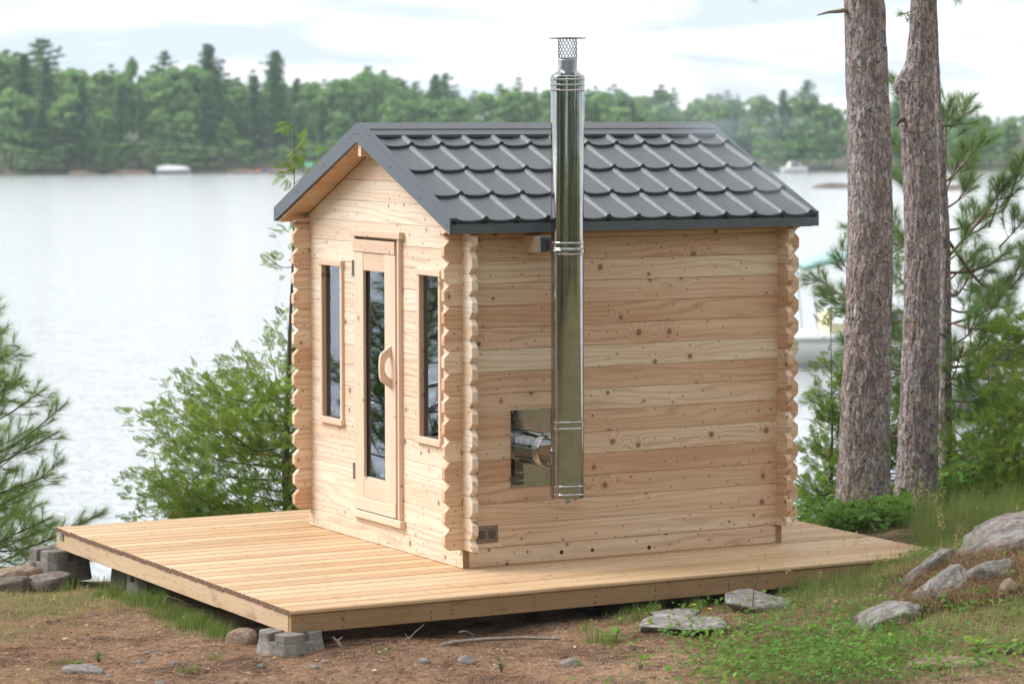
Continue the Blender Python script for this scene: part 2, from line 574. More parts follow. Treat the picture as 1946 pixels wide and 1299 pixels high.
# inside: floor and a bench along the rear wall
mb = MB(); mb.box(TK + 0.01, L - TK - 0.01, TK + 0.01, W - TK - 0.01, 0.06, 0.10)
mb.build('floor_panel', M['soffit'], cabin)
for k in range(4):
    mb = MB(); mb.bbox(TK + 0.03, W - TK - 0.03, 0, 0.11, 0, 0.028, 0.004)
    mb.build('bench_board', M['trim'], cabin, (L - 0.62 + k * 0.125 + 0.11, 0, 0.55), (0, 0, math.pi / 2))
for v in (0.12, W - 0.16):
    mb = MB(); mb.box(L - 0.60, L - 0.10, v, v + 0.04, 0.102, 0.548)
    mb.build('bench_support', M['trim'], cabin)


def vpiece(name, mat, parent, v0, v1, z0, z1, u0, u1, vertical=False, b=0.003):
    """Board on the front wall; grain runs up when vertical."""
    mb = MB()
    if vertical:       # local x -> up
        mb.bbox(0, z1 - z0, v0 - v0, v1 - v0, 0, u1 - u0, b)
        # local (x, y, z) -> cabin (u = u1 - z, v = v0 + y, z = z0 + x)
        o = mb.build(name, mat, parent, (u1, v0, z0), (0, -math.pi / 2, 0))
    else:              # local x -> along v
        mb.bbox(0, v1 - v0, 0, u1 - u0, 0, z1 - z0, b)
        o = mb.build(name, mat, parent, (u1, v0, z0), (0, 0, math.pi / 2))
    return o


# front door
dv0, dv1, dz0, dz1 = 0.902, 1.528, 0.212, 2.032
ov0, ov1, oz0, oz1 = 1.062, 1.384, 0.440, 1.826
uf, ub = -0.026, 0.016
door = empty('door', (0, 0, 0), 0, cabin)
vpiece('stile', M['trim'], door, ov1, dv1, dz0 + 0.088, dz1 - 0.084, uf, ub, True)
vpiece('stile', M['trim'], door, dv0, ov0, dz0 + 0.088, dz1 - 0.084, uf, ub, True)
vpiece('rail', M['trim'], door, dv0, dv1, dz1 - 0.083, dz1, uf - 0.006, ub)
vpiece('rail', M['trim'], door, dv0, dv1, dz0, dz0 + 0.087, uf - 0.004, ub)
vpiece('panel', M['trim'], door, ov0 + 0.001, ov1 - 0.001, oz1, dz1 - 0.085, uf + 0.003, ub)
vpiece('panel', M['trim'], door, ov0 + 0.001, ov1 - 0.001, dz0 + 0.089, oz0, uf + 0.003, ub)
mb = MB(); mb.box(0.002, 0.006, ov0 - 0.002, ov1 + 0.002, oz0 - 0.002, oz1 + 0.002)
mb.build('pane', M['glass'], door)
# dark strip round the glass
for a in ((ov1 - 0.004, ov1, oz0, oz1), (ov0, ov0 + 0.004, oz0, oz1)):
    mb = MB(); mb.box(-0.006, 0.0015, a[0], a[1], a[2], a[3]); mb.build('gasket', M['gasket'], door)
# handle: flat sawn piece, profile in (distance from door, height)
prof_out = [(0.0, -0.145), (0.010, -0.132), (0.030, -0.112), (0.048, -0.092), (0.054, -0.068), (0.057, 0.0), (0.054, 0.068), (0.048, 0.092), (0.030, 0.112), (0.010, 0.132), (0.0, 0.145)]
prof_in = [(0.0, -0.075), (0.012, -0.066), (0.024, -0.048), (0.031, -0.025), (0.033, 0.0), (0.031, 0.025), (0.024, 0.048), (0.012, 0.066), (0.0, 0.075)]
idx_in = [0, 0, 1, 2, 3, 4, 5, 6, 7, 8, 8]
mb = MB()
hv0, hv1 = 0.958, 0.984
vsx = []
for v in (hv0, hv1):
    vsx += [(uf - a * 1.5, v, 1.208 + z) for a, z in prof_out] + [(uf - a * 1.5, v, 1.208 + z) for a, z in (prof_in[i] for i in idx_in)]
k = len(prof_out)
fs = []
for i in range(k - 1):
    fs.append((i, i + 1, k + i + 1, k + i)); fs.append((2 * k + i + 1, 2 * k + i, 3 * k + i, 3 * k + i + 1))
    fs.append((i + 1, i, 2 * k + i, 2 * k + i + 1)); fs.append((k + i, k + i + 1, 3 * k + i + 1, 3 * k + i))
mb.add(vsx, fs)
hd = mb.build('handle', M['trim'], door)
bv = hd.modifiers.new('bevel', 'BEVEL'); bv.width = 0.004; bv.segments = 2; bv.limit_method = 'ANGLE'
for z in (1.80, 1.14, 0.43):
    if z == 1.14: continue
    mb = MB(); mb.lathe([(0.0001, 0.0), (0.007, 0.0), (0.007, 0.11), (0.0001, 0.11)], 12, 0, (uf - 0.006, 1.531, z - 0.02))
    mb.box(uf - 0.004, uf + 0.006, 1.520, 1.5305, z - 0.02, z + 0.09)
    mb.build('hinge', M['dull_steel'], door)
# door casing
casing = empty('door_frame', (0, 0, 0), 0, cabin)
vpiece('jamb', M['trim'], casing, 0.842, 0.868, 0.208, 2.052, -0.030, 0.04, True)
vpiece('jamb', M['trim'], casing, 0.868, 0.896, 0.208, 2.040, 0.018, 0.05, True)
vpiece('jamb', M['trim'], casing, 1.5325, 1.552, 0.208, 2.052, -0.012, 0.04, True)
vpiece('head', M['trim'], casing, 0.812, 1.572, 2.053, 2.098, -0.040, 0.0)
vpiece('head', M['trim'], casing, 0.868, 1.532, 2.034, 2.052, 0.018, 0.05)
vpiece('sill', M['trim'], casing, 0.812, 1.572, 0.158, 0.205, -0.040, 0.0)


def window(v0, v1, z0, z1):
    wn = empty('window', (0, 0, 0), 0, cabin)
    vpiece('side_casing', M['trim'], wn, v1 - 0.004, v1 + 0.026, z0, z1, -0.020, 0.043, True)
    vpiece('side_casing', M['trim'], wn, v0 - 0.026, v0 + 0.004, z0, z1, -0.020, 0.043, True)
    vpiece('head', M['trim'], wn, v0 - 0.034, v1 + 0.040, z1, z1 + 0.040, -0.028, 0.043)
    vpiece('sill', M['trim'], wn, v0 - 0.034, v1 + 0.040, z0 - 0.042, z0, -0.030, 0.043)
    mb = MB(); mb.box(0.014, 0.018, v0 + 0.003, v1 - 0.003, z0 - 0.001, z1 + 0.001)
    mb.build('pane', M['glass'], wn)
    return wn


for a in WIN: window(*a)

# vent grille low on the side wall
vent = empty('vent_grille', (0.172, -0.001, 0.207), 0, cabin)
mb = MB()
nx, nz, gw, gh = 12, 8, 0.150, 0.104
for i in range(nx + 1):
    x = -gw / 2 + gw * i / nx
    mb.box(x - 0.0022, x + 0.0022, -0.003, 0.0, -gh / 2, gh / 2)
for j in range(nz + 1):
    z = -gh / 2 + gh * j / nz
    mb.box(-gw / 2 - 0.003, gw / 2 + 0.003, -0.0036, -0.0005, z - 0.0022, z + 0.0022)
mb.build('grid_plate', M['vent'], vent)
for x in (-0.036, 0.036):
    mb = MB(); mb.lathe([(0.0001, 0.0004), (0.028, 0.0004), (0.028, -0.001)], 20, 0, (x, 0, 0), '-y')
    mb.build('vent_hole', M['black'], vent)
mb = MB()
for x in (-0.068, 0.068):
    for z in (-0.046, 0.046):
        mb.lathe([(0.0001, 0.0052), (0.0035, 0.005), (0.004, 0.003)], 8, 0, (x, 0, z), '-y')
mb.build('screw_heads', M['dull_steel'], vent)['kind'] = 'stuff'
# drilled dark knot holes in the skirt of the side wall
for u, z, r_ in ((0.72, 0.052, 0.0135), (0.95, 0.050, 0.012), (1.38, 0.036, 0.0135), (0.32, 0.006, 0.009)):
    mb = MB(); mb.lathe([(0.0001, -0.0052), (r_, -0.0052), (r_ * 1.08, -0.0062)], 16, 0, (u, 0, z), '-y')
    mb.build('knot_hole', M['black'], cabin)

# ------------------------------------------------------------------ roof
roof = empty('roof', (0, 0, 0), 0, cabin)
CA, SI = math.cos(SA), math.sin(SA)
RU0, RU1 = -OF, L + OB
SLOPE = (W / 2 + OE) / CA


def slope_obj(name, mesh, far, u, s, h):
    """Put an object on a slope; local x along the roof, y up the slope, z off the slope. s is measured up from the eave, h off the top plane."""
    v = -OE + s * CA - h * SI
    z = ZT0 - SL * OE + s * SI + h * CA
    if far:
        return link(name, mesh, roof, (L + OB - (u + OF), W - v, z), (SA, 0, math.pi))
    return link(name, mesh, roof, (u, v, z), (SA, 0, 0))


# boards
NB = 10
bw = (SLOPE - 0.01) / NB
for far in (False, True):
    for k in range(NB):
        mb = MB(); mb.bbox(0, RU1 - RU0 - 0.03, 0, bw - 0.0015, 0, 0.028, 0.0035)
        slope_obj('roof_board', mb.mesh('roof_board', M['soffit']), far, RU0 + 0.015, 0.004 + k * bw, -0.108)
# tiles
NT_, TW = 12, (RU1 - RU0 - 0.085) / 12.0
ROW = 0.376
ROWS = [(1.462 - 1.44, 1.462 - 1.07 + 0.02), (1.462 - 1.07, 1.462 - 0.69 + 0.02), (1.462 - 0.69, 1.462 - 0.31 + 0.02), (1.462 - 0.31, SLOPE - 0.02)]
RIBW, RIBH, STEP = 0.046, 0.017, 0.026


def tile_mesh(length, rib=True, width=None):
    wdt = width or TW
    prof = []                      # (x, height)
    hw = RIBW / 2
    for x, h in ((-hw, 0.0), (-hw + 0.012, RIBH), (hw - 0.012, RIBH), (hw, 0.0)):
        prof.append((x, h))
    for i in range(1, 9):
        t = i / 9
        prof.append((hw + t * (wdt - RIBW), -0.012 * math.sin(math.pi * t) ** 0.8))
    prof.append((wdt - hw, 0.0))
    mb_ = MB()
    n_ = len(prof)
    ys = [0.0, 0.010, 0.05, length * 0.5, length]
    def lift(y):
        return 0.004 + STEP * (1 - y / length) - (0.003 if y == 0 else 0)
    grid = [[(x, y, h + lift(y)) for x, h in prof] for y in ys]
    vs_ = [p for r_ in grid for p in r_]
    fs_ = []
    for j in range(len(ys) - 1):
        for i in range(n_ - 1):
            fs_.append((j * n_ + i, j * n_ + i + 1, (j + 1) * n_ + i + 1, (j + 1) * n_ + i))
    mb_.add(vs_, fs_, 0, False)
    low = [(x, 0.0, h + lift(0.0)) for x, h in prof]
    low2 = [(x, 0.006, h * 0.88 + lift(0.0) - 0.034) for x, h in prof]
    mb_.add(low + low2, [(n_ + i, n_ + i + 1, i + 1, i) for i in range(n_ - 1)], 0, False)
    return mb_.mesh('roof_tile', M['roof'])


for r_i, (s0, s1) in enumerate(ROWS):
    tm = tile_mesh(s1 - s0)
    for far in (False, True):
        for i in range(NT_):
            slope_obj('roof_tile', tm, far, RU0 + 0.042 + i * TW, s0, -0.040)
    # closing rib at the far verge
    mb = MB()
    mb.add([(-0.025, 0, 0.030), (-0.012, 0, 0.052), (0.012, 0, 0.052), (0.025, 0, 0.030), (-0.025, s1 - s0, 0.004), (-0.012, s1 - s0, 0.028), (0.012, s1 - s0, 0.028), (0.025, s1 - s0, 0.004),
            (-0.025, 0, 0.0), (0.025, 0, 0.0)],
           [(0, 1, 5, 4), (1, 2, 6, 5), (2, 3, 7, 6), (8, 9, 3, 2, 1, 0)])
    cm = mb.mesh('verge_rib', M['roof'])
    for far in (False, True):
        slope_obj('verge_rib', cm, far, RU0 + 0.042 + NT_ * TW, s0, -0.040)
# small clips at the ridge cap edge and eave rib ends
# ridge cap: two bent flanges
mb = MB()
for sgn in (-1, 1):
    pts = [(0.0, 0.003), (0.10, 0.002), (0.104, -0.005), (0.178, -0.006), (0.180, -0.026)]
    row = []
    for s, h in pts:
        v = W / 2 + sgn * (s * CA + h * SI)
        z = ZR - s * SI + h * CA + 0.004
        row.append((v, z))
    for (v0, z0), (v1, z1) in zip(row[:-1], row[1:]):
        q = [(RU0 + 0.012, v0, z0), (RU1 - 0.012, v0, z0), (RU1 - 0.012, v1, z1), (RU0 + 0.012, v1, z1)]
        mb.add(q, [(3, 2, 1, 0) if sgn > 0 else (0, 1, 2, 3)])
rc = mb.build('ridge_cap', M['roof'], roof)
mb = MB()
for i in range(NT_ + 1):
    s, h = 0.165, -0.018
    mb.lathe([(0.006, -0.002), (0.006, 0.006), (0.0001, 0.007)], 6, 0, (RU0 + 0.042 + i * TW, W / 2 - (s * CA + h * SI), ZR - s * SI + h * CA + 0.006))
mb.build('cap_screws', M['screw'], roof)['kind'] = 'stuff'


def slope_poly(u0, u1, s0, s1, h0, h1, far=False, mb_=None):
    """Box laid in the slope frame, straight in cabin coordinates."""
    out = []
    for u in (u0, u1):
        for s in (s0, s1):
            for h in (h0, h1):
                v = -OE + s * CA - h * SI
                z = ZT0 - SL * OE + s * SI + h * CA
                out.append((u, W - v if far else v, z))
    # indices: u*4 + s*2 + h
    fs_ = [(0, 1, 3, 2), (4, 6, 7, 5), (0, 4, 5, 1), (2, 3, 7, 6), (0, 2, 6, 4), (1, 5, 7, 3)]
    if far: fs_ = [tuple(reversed(f)) for f in fs_]
    mb_.add(out, fs_)


# verge trims: plumb-cut boards of sheet metal with a top flange
for far in (False, True):
    for u0, u1, fu0, fu1 in ((RU0 - 0.004, RU0 + 0.010, RU0, RU0 + 0.048), (RU1 - 0.010, RU1 + 0.004, RU1 - 0.030, RU1)):
        mb = MB()
        ze, zr_ = ZT0 - SL * OE, ZR
        ve, vr = -OE, W / 2
        if far: ve, vr = W + OE, W / 2
        d_e, d_r = 0.092, 0.120
        pr = [(ve, ze + 0.004), (vr, zr_ + 0.004), (vr, zr_ - d_r), (ve, ze - d_e)]
        vs_ = [(u0, v, z) for v, z in pr] + [(u1, v, z) for v, z in pr]
        fs_ = [(0, 3, 2, 1), (4, 5, 6, 7), (0, 1, 5, 4), (1, 2, 6, 5), (2, 3, 7, 6), (3, 0, 4, 7)]
        mb.add(vs_, [tuple(reversed(f)) for f in fs_] if far else fs_)
        slope_poly(fu0, fu1, 0.001, SLOPE - 0.004, -0.006, 0.006, far, mb)
        vt = mb.build('verge_trim', M['trim_metal'], roof)
    # screws on the front trim
    mb = MB()
    for t in (0.03, 0.30, 0.62, 0.93, 0.975):
        v = ve + (vr - ve) * t
        z = ze + (zr_ - ze) * t - 0.055
        mb.lathe([(0.0001, 0.0055), (0.0045, 0.005), (0.0045, 0.0)], 8, 0, (-v, 0, z), '-y')
    mb.build('trim_screws', M['screw'], roof, (RU0 - 0.002, 0, 0), (0, 0, -math.pi / 2))['kind'] = 'stuff'
    mb = MB()
    ve = (-OE - 0.004, -OE + 0.008) if not far else (W + OE - 0.008, W + OE + 0.004)
    mb.box(RU0 + 0.0105, RU1 - 0.0105, ve[0], ve[1], ZT0 - SL * OE - 0.090, ZT0 - SL * OE - 0.034)
    slope_poly(RU0 + 0.05, RU1 - 0.032, 0.004, 0.05, -0.052, -0.046, far, mb)
    mb.build('eave_fascia', M['trim_metal'], roof)
# ridge beam
mb = MB(); mb.bbox(RU0 + 0.02, RU1 - 0.02, -0.022, 0.022, 0, 0.075, 0.004)
mb.build('ridge_beam', M['trim'], roof, (0, W / 2 - 0.004, ZR - 0.215))

# ------------------------------------------------------------------ chimney
chim = empty('chimney', (0.532, -0.400, 0.0), 0, cabin)
RC = 0.1045


def bead(r, z, h=0.006, d=0.0035):
    return [(r, z - h), (r + d * 0.8, z - h * 0.5), (r + d, z), (r + d * 0.8, z + h * 0.5), (r, z + h)]


def pipe(name, z0, z1, r, beads, mat='steel', n=64, cap=None):
    prof = [(r, z0)]
    for b in beads: prof += bead(r, b)
    prof.append((r, z1))
    mb_ = MB()
    mb_.lathe(prof, n)
    if cap == 'bottom': mb_.lathe([(0.0001, z0), (r, z0)], n)
    return mb_.build(name, M[mat], chim)


pipe('pipe_section', 0.475, 0.905, RC, [])
pipe('bottom_cap', 0.468, 0.552, RC + 0.0035, [0.492, 0.545], cap='bottom')
mb = MB(); mb.lathe([(0.012, 0.425), (0.012, 0.468)], 16); mb.lathe([(0.0001, 0.425), (0.012, 0.425)], 16)
mb.build('drain_stub', M['dull_steel'], chim)
pipe('pipe_section', 0.905, 2.035, RC - 0.0005, [])
pipe('joint_band', 0.898, 0.955, RC + 0.003, [0.908, 0.948])
pipe('pipe_section', 2.035, 3.02, RC, [])
pipe('joint_band', 1.985, 2.080, RC + 0.003, [1.998, 2.030, 2.066])
pipe('top_collar', 2.995, 3.098, RC + 0.003, [3.012, 3.045, 3.078])
mb = MB(); mb.lathe([(RC + 0.003, 3.098), (RC + 0.001, 3.104), (0.064, 3.132), (0.062, 3.134)], 64)
mb.build('cone_flashing', M['steel'], chim)
mb = MB(); mb.lathe([(0.060, 3.120)] + bead(0.060, 3.196, 0.005, 0.003) + [(0.060, 3.212)], 48)
mb.build('inner_pipe', M['dull_steel'], chim)
# mesh spark screen: crossing wires on a cylinder
mb = MB()
rs, za, zb = 0.058, 3.205, 3.330
for sgn in (-1, 1):
    for k in range(17):
        pts = []
        for i in range(7):
            t = i / 6
            a = 2 * math.pi * (k / 17 + sgn * t * 0.19)
            pts.append((rs * math.cos(a), rs * math.sin(a), za + t * (zb - za)))
        mb.tube(pts, 0.0013, 4, caps=False)
mb.build('spark_screen', M['dark_steel'], chim)
mb = MB(); mb.lathe([(0.0001, 3.330), (0.116, 3.331), (0.117, 3.334), (0.116, 3.336), (0.0001, 3.340)], 48)
mb.build('rain_cap', M['dark_steel'], chim)
# tee branch running back to the wall, with its beads
mb = MB()
rb = 0.106
prof = [(rb, -0.395), (rb, -0.27)]
for b in (-0.262, -0.246, -0.230, -0.214): prof += bead(rb, b, 0.0075, 0.006)
prof += [(rb - 0.004, -0.20), (rb - 0.004, -0.02)]
mb.lathe(prof, 56, 0, (0, 0, 0.735), '-y')
mb.build('tee_branch', M['steel'], chim)
mb = MB(); mb.lathe([(RC + 0.011, -0.030), (RC + 0.013, -0.016), (RC - 0.002, -0.002)], 56, 0, (0, 0, 0.735), '-y')
mb.build('tee_collar', M['steel'], chim)
# wall plate
mb = MB(); mb.bbox(-0.188, 0.188, 0.394, 0.399, 0.492, 0.990, 0.0015)
wp = mb.build('wall_plate', M['steel'], chim)
mb = MB()
for x in (-0.176, 0.0, 0.176):
    for z in (0.504, 0.978):
        mb.lathe([(0.0001, 0.003), (0.004, 0.002), (0.005, 0.0)], 10, 0, (x, 0.394, z), '-y')
mb.build('plate_screws', M['dull_steel'], chim)['kind'] = 'stuff'
# seam down the pipe
mb = MB(); mb.box(-0.098, -0.0935, -0.052, -0.045, 0.56, 0.89); mb.build('pipe_seam', M['steel'], chim)
# bracket: cedar block on the wall, steel angle and strap
mb = MB(); mb.bbox(0, 0.12, 0, 0.155, 0, 0.105, 0.004); mb.build('bracket_block', M['trim'], chim, (-0.085, 0.245, 1.995))
mb = MB(); mb.box(-0.055, 0.05, 0.236, 0.244, 1.998, 2.092); mb.build('bracket_plate', M['trim_metal'], chim)
mb = MB(); mb.bbox(-0.022, 0.030, 0.100, 0.236, 2.016, 2.074, 0.004); mb.build('bracket_arm', M['steel'], chim)
mb = MB(); mb.lathe([(RC + 0.006, 2.008), (RC + 0.0075, 2.010), (RC + 0.0075, 2.022), (RC + 0.006, 2.024)], 64); mb.build('strap', M['steel'], chim)

# ------------------------------------------------------------------ deck
DU0, DU1, DV0, DV1 = -1.607, 3.110, -0.916, 3.084
deck = empty('wooden_deck', (CX, CY, 0), math.pi / 2 - TH)
tag(deck, 'low platform of pale wooden boards carrying the log cabin', 'deck')
NBD = 28
bd = (DV1 - DV0) / NBD
for k in range(NBD):
    mb = MB()
    e = rng.uniform(-0.004, 0.004)
    y0, y1, b = 0.0, bd - 0.010, 0.007
    mb.bbox(0, DU1 - DU0 - e, y0, y1, -0.029 + rng.uniform(0, .001), rng.uniform(-0.0012, 0.0004), b)
    mb.m[0] = mb.m[1] = 1                           # cut ends
    mb.build('deck_board', [M['deck'], M['endgrain']], deck, (DU0 + e, DV0 + k * bd + 0.002, 0))
RB, RT = -0.140, -0.0305
mb = MB(); mb.bbox(0, DU1 - DU0 - 0.02, 0, 0.038, RB, RT, 0.003)
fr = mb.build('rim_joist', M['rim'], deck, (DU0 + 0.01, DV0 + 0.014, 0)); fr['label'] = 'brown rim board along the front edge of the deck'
cut = 1.05
mb = MB(); mb.bbox(0, cut, 0, 0.038, RB - 0.002, RT, 0.003)
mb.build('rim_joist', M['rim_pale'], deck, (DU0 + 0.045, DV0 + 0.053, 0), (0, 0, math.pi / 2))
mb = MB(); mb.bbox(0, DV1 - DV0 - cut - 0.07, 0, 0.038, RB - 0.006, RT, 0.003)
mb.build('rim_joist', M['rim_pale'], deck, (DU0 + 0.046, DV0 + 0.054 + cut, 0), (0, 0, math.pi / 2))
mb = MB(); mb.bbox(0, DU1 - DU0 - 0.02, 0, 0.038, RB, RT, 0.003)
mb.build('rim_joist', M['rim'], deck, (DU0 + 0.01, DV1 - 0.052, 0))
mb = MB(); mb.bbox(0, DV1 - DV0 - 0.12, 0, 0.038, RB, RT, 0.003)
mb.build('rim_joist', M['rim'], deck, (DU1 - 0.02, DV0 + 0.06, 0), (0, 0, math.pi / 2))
for k in range(1, 11):
    mb = MB(); mb.bbox(0, DV1 - DV0 - 0.13, 0, 0.038, RB, RT - 0.001, 0.003)
    mb.build('joist', M['rim'], deck, (DU0 + 0.046 + k * 0.41, DV0 + 0.06, 0), (0, 0, math.pi / 2))
mb = MB(); mb.box(DU0 - 0.004, DU0 + 0.004, DV1 - 0.16, DV1 - 0.11, -0.075, -0.020)
mb.box(DU0 - 0.006, DU0 - 0.004, DV1 - 0.15, DV1 - 0.12, -0.060, -0.030)
mb.build('corner_bracket', M['dull_steel'], deck)
# nail heads on the front rim board, in upright rows
mb = MB()
for u in (0.35, 0.92, 1.06, 1.62, 2.05, 2.48, 3.02, 3.6, 4.1):
    for z in (-0.052, -0.078, -0.085, -0.108, -0.122):
        mb.lathe([(0.0001, 0.002), (0.004, 0.0015), (0.004, -0.001)], 6, 0, (DU0 + u + rng.normal(0, .004), DV0 + 0.014, z + rng.normal(0, .003)), '-y')
mb.build('nail_heads', M['screw'], deck)['kind'] = 'stuff'
mb = MB()
for k in range(NBD):
    for j in range(11):
        for dd in (0.028, 0.112):
            u = DU0 + 0.066 + j * 0.41 + rng.normal(0, .006)
            mb.lathe([(0.0035, 0.0002), (0.0001, 0.0012)], 5, 0, (u, DV0 + k * bd + dd + rng.normal(0, .004), 0.0))
mb.build('deck_screws', M['screw'], deck)['kind'] = 'stuff'
# ------------------------------------------------------------------ terrain
LAKE = -3.46
ctrl = np.array([
    # foreground
    (-5, 13, -.36), (0, 12, -.36), (5, 12, -.20), (-3.6, 16, -.34), (-2.6, 17, -.30), (-1.5, 16.2, -.29), (-1.28, 16.9, -.27),
    (0, 16.1, -.28), (0.3, 17.0, -.245), (1.0, 16.2, -.27), (1.0, 17.3, -.225), (1.8, 16.1, -.25), (2.5, 16.3, -.20), (3.4, 16.2, -.08),
    (1.5, 17.9, -.170), (2.0, 18.3, -.110), (2.45, 18.65, -.05), (2.8, 18.9, -.012), (3.1, 19.3, .000),
    (2.58, 17.5, -.02), (2.85, 17.62, .045), (2.88, 18.0, .10), (2.92, 17.3, -.03), (3.3, 17.6, .09), (4.2, 18.0, .24), (3.7, 18.9, .12), (4.3, 20, .10), (3.4, 20.3, -.03),
    (-2.4, 18.6, -.315), (-3.1, 19.7, -.35), (-3.3, 20.4, -.40), (-4.6, 19, -.40), (-4.6, 21.5, -.75), (-3.2, 22, -.95),
    (-1.5, 19.2, -.36), (0, 19, -.34), (1.2, 19.5, -.28), (2.2, 20.3, -.14), (-1.6, 21.6, -.55), (-1.7, 22.6, -.80), (0, 21.5, -.55), (1.2, 21.8, -.40),
    (2.3, 21.3, -.17), (2.65, 22.0, -.20), (3.2, 22.4, -.18), (4.4, 22.2, -.05), (3.0, 23.6, -.55), (4.6, 24, -.45), (1.5, 23.6, -.9), (-1.5, 25, -1.6), (-4.5, 25, -1.7),
    (3, 26, -1.5), (6, 26, -1.3), (0, 31, -3.7), (-6, 31, -3.8), (6, 32, -3.7), (0, 40, -5), (-12, 40, -5), (12, 40, -5), (10, 20, .3), (9, 26, -1), (-9, 18, -.6), (-9, 24, -1.9), (-9, 30, -3.9),
    (-8, 10, -.4), (8, 10, .2), (0, 4, -.2), (-10, 0, -.1), (10, 0, .4)])


def tps(p):
    d2 = ((p[:, None, :] - ctrl[None, :, :2]) ** 2).sum(2)
    return 0.5 * d2 * np.log(d2 + 1e-9)


K_ = np.zeros((len(ctrl) + 3,) * 2)
K_[:len(ctrl), :len(ctrl)] = tps(ctrl[:, :2]) + 0.0005 * np.eye(len(ctrl))
Q_ = np.c_[np.ones(len(ctrl)), ctrl[:, :2]]
K_[:len(ctrl), -3:] = Q_
K_[-3:, :len(ctrl)] = Q_.T
coef = np.linalg.solve(K_, np.r_[ctrl[:, 2], 0, 0, 0])


def ground_base(x, y):
    x = np.asarray(x, float); y = np.asarray(y, float)
    sh = x.shape
    p = np.c_[np.clip(x, -12, 12).ravel(), np.clip(y, 0, 40).ravel()]
    out = np.empty(len(p))
    for i in range(0, len(p), 20000):
        q = p[i:i + 20000]
        out[i:i + 20000] = tps(q) @ coef[:-3] + np.c_[np.ones(len(q)), q] @ coef[-3:]
    out = np.minimum(out, 0.6)
    return out.reshape(sh)


def ground_z(x, y):
    x = np.asarray(x, float); y = np.asarray(y, float)
    z = ground_base(x, y)
    P3 = np.stack([x, y, np.zeros_like(x)], -1)
    return z + 0.030 * fbm(P3 * 1.3, 4, 0.55) + 0.009 * fbm(P3 * 9.0 + 5, 3)


def gz(x, y):
    return float(ground_z(np.array([x]), np.array([y]))[0])


def axis(lo, hi, step, far_lo, far_hi):
    a = list(np.arange(lo, hi + 1e-6, step))
    s, p = step, hi
    while p < far_hi:
        s *= 1.25; p += s; a.append(min(p, far_hi))
    s, p = step, lo
    while p > far_lo:
        s *= 1.25; p -= s; a.insert(0, max(p, far_lo))
    return np.array(a)


gx, gy = axis(-4.4, 5.0, 0.035, -140, 140), axis(15.2, 24.5, 0.035, -140, 60)
X_, Y_ = np.meshgrid(gx, gy)
Zg = ground_z(X_, Y_)


def grass_density(x, y):
    """0 bare needle floor, 1 thick grass."""
    P3 = np.stack([x, y, np.zeros_like(x)], -1)
    n_ = fbm(P3 * 1.1 + 40, 3) * 0.35 + fbm(P3 * 4.2 + 9, 2) * 0.25
    right = np.clip((x - 0.55 - 0.10 * (18 - y)) / 1.0, 0, 1)
    left = np.clip(1 - np.abs((x + 2.62 + 0.56 * (y - 18.9)) / 0.75), 0, 1) * np.clip((y - 17.0) / 0.6, 0, 1)
    back = np.clip((y - 20.5) / 0.8, 0, 1)
    lawn = np.clip((-1.7 - x) / 0.8, 0, 1) * np.clip((y - 16.8) / 0.7, 0, 1) * 0.70
    base = np.maximum(np.maximum(right * 0.72, left * 0.62), np.maximum(back * 0.9, np.maximum(lawn, np.maximum(0.18, np.clip((15 - y) / 2, 0, 1) * 0.95))))
    bare = np.exp(-((x - 2.80) / 0.34) ** 2 - ((y - 17.65) / 0.34) ** 2)
    return np.clip(base + n_ * 1.25 - 0.10 - bare * 0.9, 0, 1)


gd = grass_density(X_, Y_)
nxg, nyg = len(gx), len(gy)
ii = np.arange(nxg * nyg).reshape(nyg, nxg)
Fg = np.stack([ii[:-1, :-1], ii[:-1, 1:], ii[1:, 1:], ii[1:, :-1]], -1).reshape(-1, 4)


def ground_mat():
    m, n, bs = new_mat('forest_floor')
    co = n.node('ShaderNodeTexCoord').outputs['Object']
    g = n.node('ShaderNodeAttribute', attribute_name='grass').outputs['Fac']
    a = n.noise(co, 3.0, 6.0, 0.65)
    b = n.noise(co, 38.0, 5.0, 0.7)
    c = n.noise(co, 170.0, 3.0, 0.7)
    x, y, z = n.sep(co)
    soil = n.mix(n.smooth(a, 0.35, 0.65), (0.105, 0.068, 0.050), (0.235, 0.155, 0.112))
    needle = n.mix(n.smooth(b, 0.35, 0.7), (0.30, 0.175, 0.112), (0.42, 0.275, 0.185))
    cc = n.mix(n.smooth(n.math('ADD', a, n.math('MULTIPLY', b, 0.5)), 0.62, 0.88), soil, needle)
    cc = n.mix(n.smooth(c, 0.60, 0.75, 0, 0.7), cc, (0.46, 0.36, 0.27))
    cc = n.mix(n.smooth(c, 0.40, 0.28, 0, 0.7), cc, (0.045, 0.030, 0.022))
    grass = n.mix(n.smooth(b, 0.35, 0.65), (0.105, 0.125, 0.040), (0.24, 0.21, 0.10))
    cc = n.mix(n.smooth(n.math('ADD', g, n.math('MULTIPLY', n.math('SUBTRACT', b, 0.5), 0.8)), 0.25, 0.8, 0, 0.8), cc, grass)
    setin(n, bs, Base_Color=cc, Roughness=0.95, Specular_IOR_Level=0.12)
    bump(n, bs, n.math('ADD', b, n.math('MULTIPLY', c, 0.6)), 0.9, 0.018)
    return m


ground = link('ground', np_mesh('ground', np.stack([X_, Y_, Zg], -1).reshape(-1, 3), Fg, ground_mat(), True, {'grass': ('FLOAT', gd.ravel())}))
tag(ground, kind='structure')


